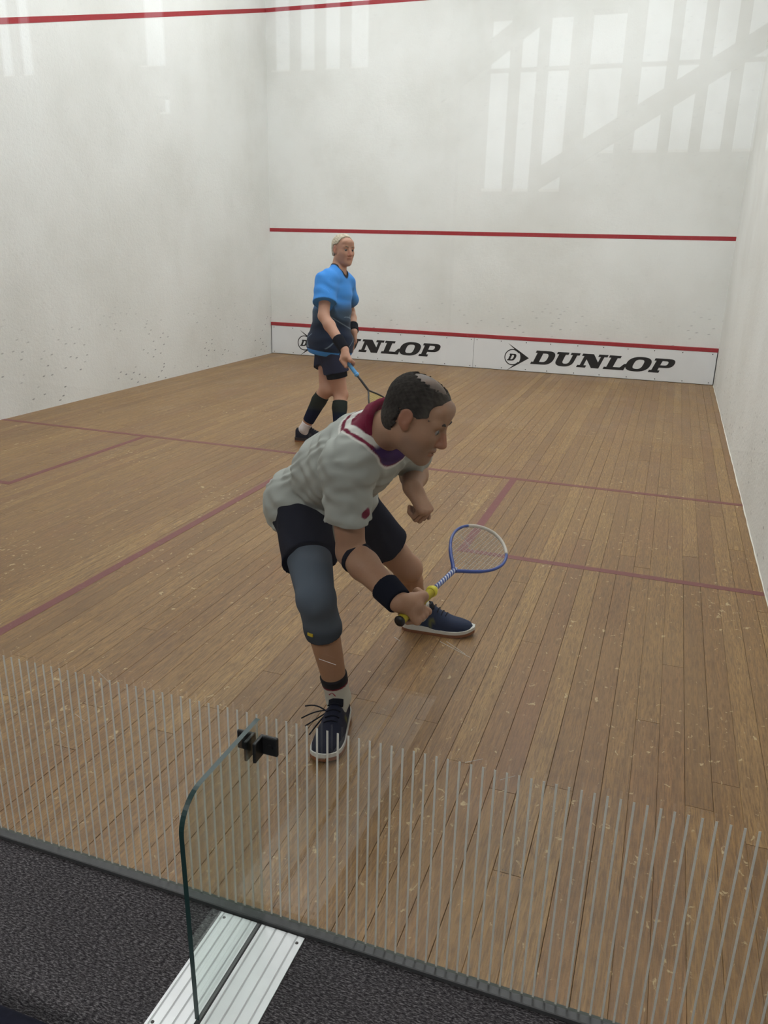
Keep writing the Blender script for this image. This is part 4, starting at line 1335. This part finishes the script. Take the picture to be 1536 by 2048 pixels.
def colB(v):
    z = v[:, 2]
    c = cmix(np.tile(navyB, (len(v), 1)), np.tile(midB, (len(v), 1)), ss(z, .98, 1.13))
    c = cmix(c, np.tile(blueB, (len(v), 1)), ss(z, 1.10, 1.22))
    for s in ('r', 'l'):
        a, b = JB[s + 'sh'], JB[s + 'elb']
        t = ((v - a) @ (b - a)) / ((b - a) @ (b - a))
        d = np.linalg.norm(v - a - np.clip(t, 0, 1)[:, None] * (b - a), axis=1)
        outer = ((v - a) @ unit(JB['rsh'] - JB['lsh'])) * (1 if s == 'r' else -1)
        c = cmix(c, np.tile(blueB, (len(v), 1)), (1 - ss(d, .080, .088)) * ss(t, .0, .1) * ss(outer, -.055, -.03))
    # thin printed lines across the navy part
    l1 = np.abs((v @ unit(V(.3, .5, 1.0))) * 1 - (.3 * 3.15 + .5 * 4.75 + 1.03) / np.linalg.norm(V(.3, .5, 1)))
    for nn, off in ((V(.5, .3, 1.0), 1.05), (V(-.6, .2, 1.0), .97), (V(.2, -.7, 1.0), .90), (V(.9, .4, .8), .93), (V(-.3, -.8, .9), 1.0)):
        u = unit(nn)
        dd = np.abs((v - V(3.13, 4.78, off)) @ u)
        c = cmix(c, np.tile(V(.22, .29, .36), (len(v), 1)), (1 - ss(dd, .002, .005)) * (z < 1.08) * (z > .82) * .7 * (wob(v, 14, int(off * 100)) > -.05))
    na = JB['neck'] + qb['Fc'][:, 2] * -.01 + qb['Fc'][:, 1] * .012
    nd = unit(qb['T'](0, -.01, -.03) - na)
    ra = np.linalg.norm((v - na) - ((v - na) @ nd)[:, None] * nd, axis=1)
    c = cmix(c, np.tile(V(.012, .014, .02), (len(v), 1)), (1 - ss(ra, .078, .082)) * ((v - na) @ nd > -.03))
    hb = (v - (qb['P'])) @ qb['Fm'][:, 2]
    return cmix(c, np.tile(blueB, (len(v), 1)), 1 - ss(hb, -.056, -.051))
fB1 = folds(.0045, 60, V(.2, .3, .9), V(.9, .3, .2), 3)
shB = shirt(pb, JB, qb, .018, .092, .62, (.066, .080), CLOTH, colB, .0052, fB1, neck_r=.073, extra=[el(qb['mid'], V(.165, .135, .20), qb['Fm'], k=.05), el(qb['P'] + V(.012, 0, .0), V(.180, .180, .17), qb['Fp'], k=.05)])
navs = V(lin(46, 49, 70)[:3])
fS2 = folds(.003, 60, V(.7, .3, .4), V(.2, .9, .1), 4)
shorts(pb, JB, qb, .006, (.55, .55), .096, .104, .08, DARKC, navs, .0055, fS2)
for s, t in (('r', .66),):
    hp, kn = JB[s + 'hip'], JB[s + 'kn']
    band(pb, 'undershorts', [lerp(hp, kn, .2), lerp(hp, kn, .8)], [.098, .078], cutp(hp, kn, .30, -1), cutp(hp, kn, t, 1), .004, DARKC, black * .8, .005, 'black undershorts leg')
def colcalf(v): return cmix(np.tile(V(.020, .026, .022), (len(v), 1)), np.tile(V(.012, .016, .038), (len(v), 1)), ss(-v[:, 2], -.34, -.26))
for s in ('r', 'l'):
    kn, an, cp = JB[s + 'kn'], JB[s + 'ank'], qb['calf'][s]
    band(pb, 'calf_sleeve', [kn, cp, an], [.056, .058, .038], cutp(kn, an, .16, -1), cutp(kn, an, .80, 1), .005, DARKC, colcalf, .005, 'dark compression calf sleeve')
    sdf_obj('sock', [rc(lerp(kn, an, .7), an, .042, .038, k=.02), rc(an, an + footB[s] * .030 - V(0, 0, .055), .036, .026, k=.02)], .005, CLOTH, pb, V(lin(214, 206, 206)[:3]), infl=.006, cuts=[cutp(kn, an, .84, -1)])
    shoe(pb, an, footB[s], s == 'r', V(.012, .013, .024), V(.05, .05, .06), sole_c=simple('dark_sole', (.03, .02, .022, 1), .6))
    el_, wr = JB[s + 'elb'], JB[s + 'wr']
    band(pb, 'wristband', [lerp(el_, wr, .55), wr], [.042, .034], cutp(el_, wr, .66, -1), cutp(el_, wr, .97, 1), .007, DARKC, black * .8, .004, 'black wristband')
def keepB(x, y, z):
    rag = .005 * np.sin(x * 190 + y * 130) * np.sin(y * 210 - z * 150) + .003 * np.sin(x * 520 + z * 480)
    face = np.maximum(-(y + .030), z - .034 - .55 * np.maximum(0, y - .0)) - rag
    front = y - (.012 + .42 * (z - .02)) + rag
    low = -(z + .055)
    return np.maximum.reduce([-face + 0 * x, front + 0 * x, low + 0 * x])
hB = folds(.0016, 700, V(.3, .7, .6), V(.8, .2, .4))
hair(pb, qb, .007, keepB, lambda v: cmix(np.tile(V(lin(216, 206, 184)[:3]), (len(v), 1)), np.tile(V(lin(150, 138, 120)[:3]), (len(v), 1)), np.clip(.35 + .6 * wob(v, 330, 8), 0, 1)), .0036, dispf=hB)
for s in (-1, 1):
    bm = bmesh.new()
    add_tube(bm, [qb['T'](s * .014, .0890, .022), qb['T'](s * .032, .0885, .028), qb['T'](s * .050, .0770, .022)], [.003, .004, .002], 8)
    bm_obj('eyebrow', bm, simple('brow_fair', (.22, .16, .11, 1), .8), pb, True)
racket('squash_racket', 'black squash racket with light blue grip and yellow strings, held low by the far player', buttB, axB, camdir(.78, .35, -.5),
       lin(96, 160, 214), lin(24, 24, 26), lin(24, 24, 26), lin(206, 206, 70), lin(100, 165, 220))
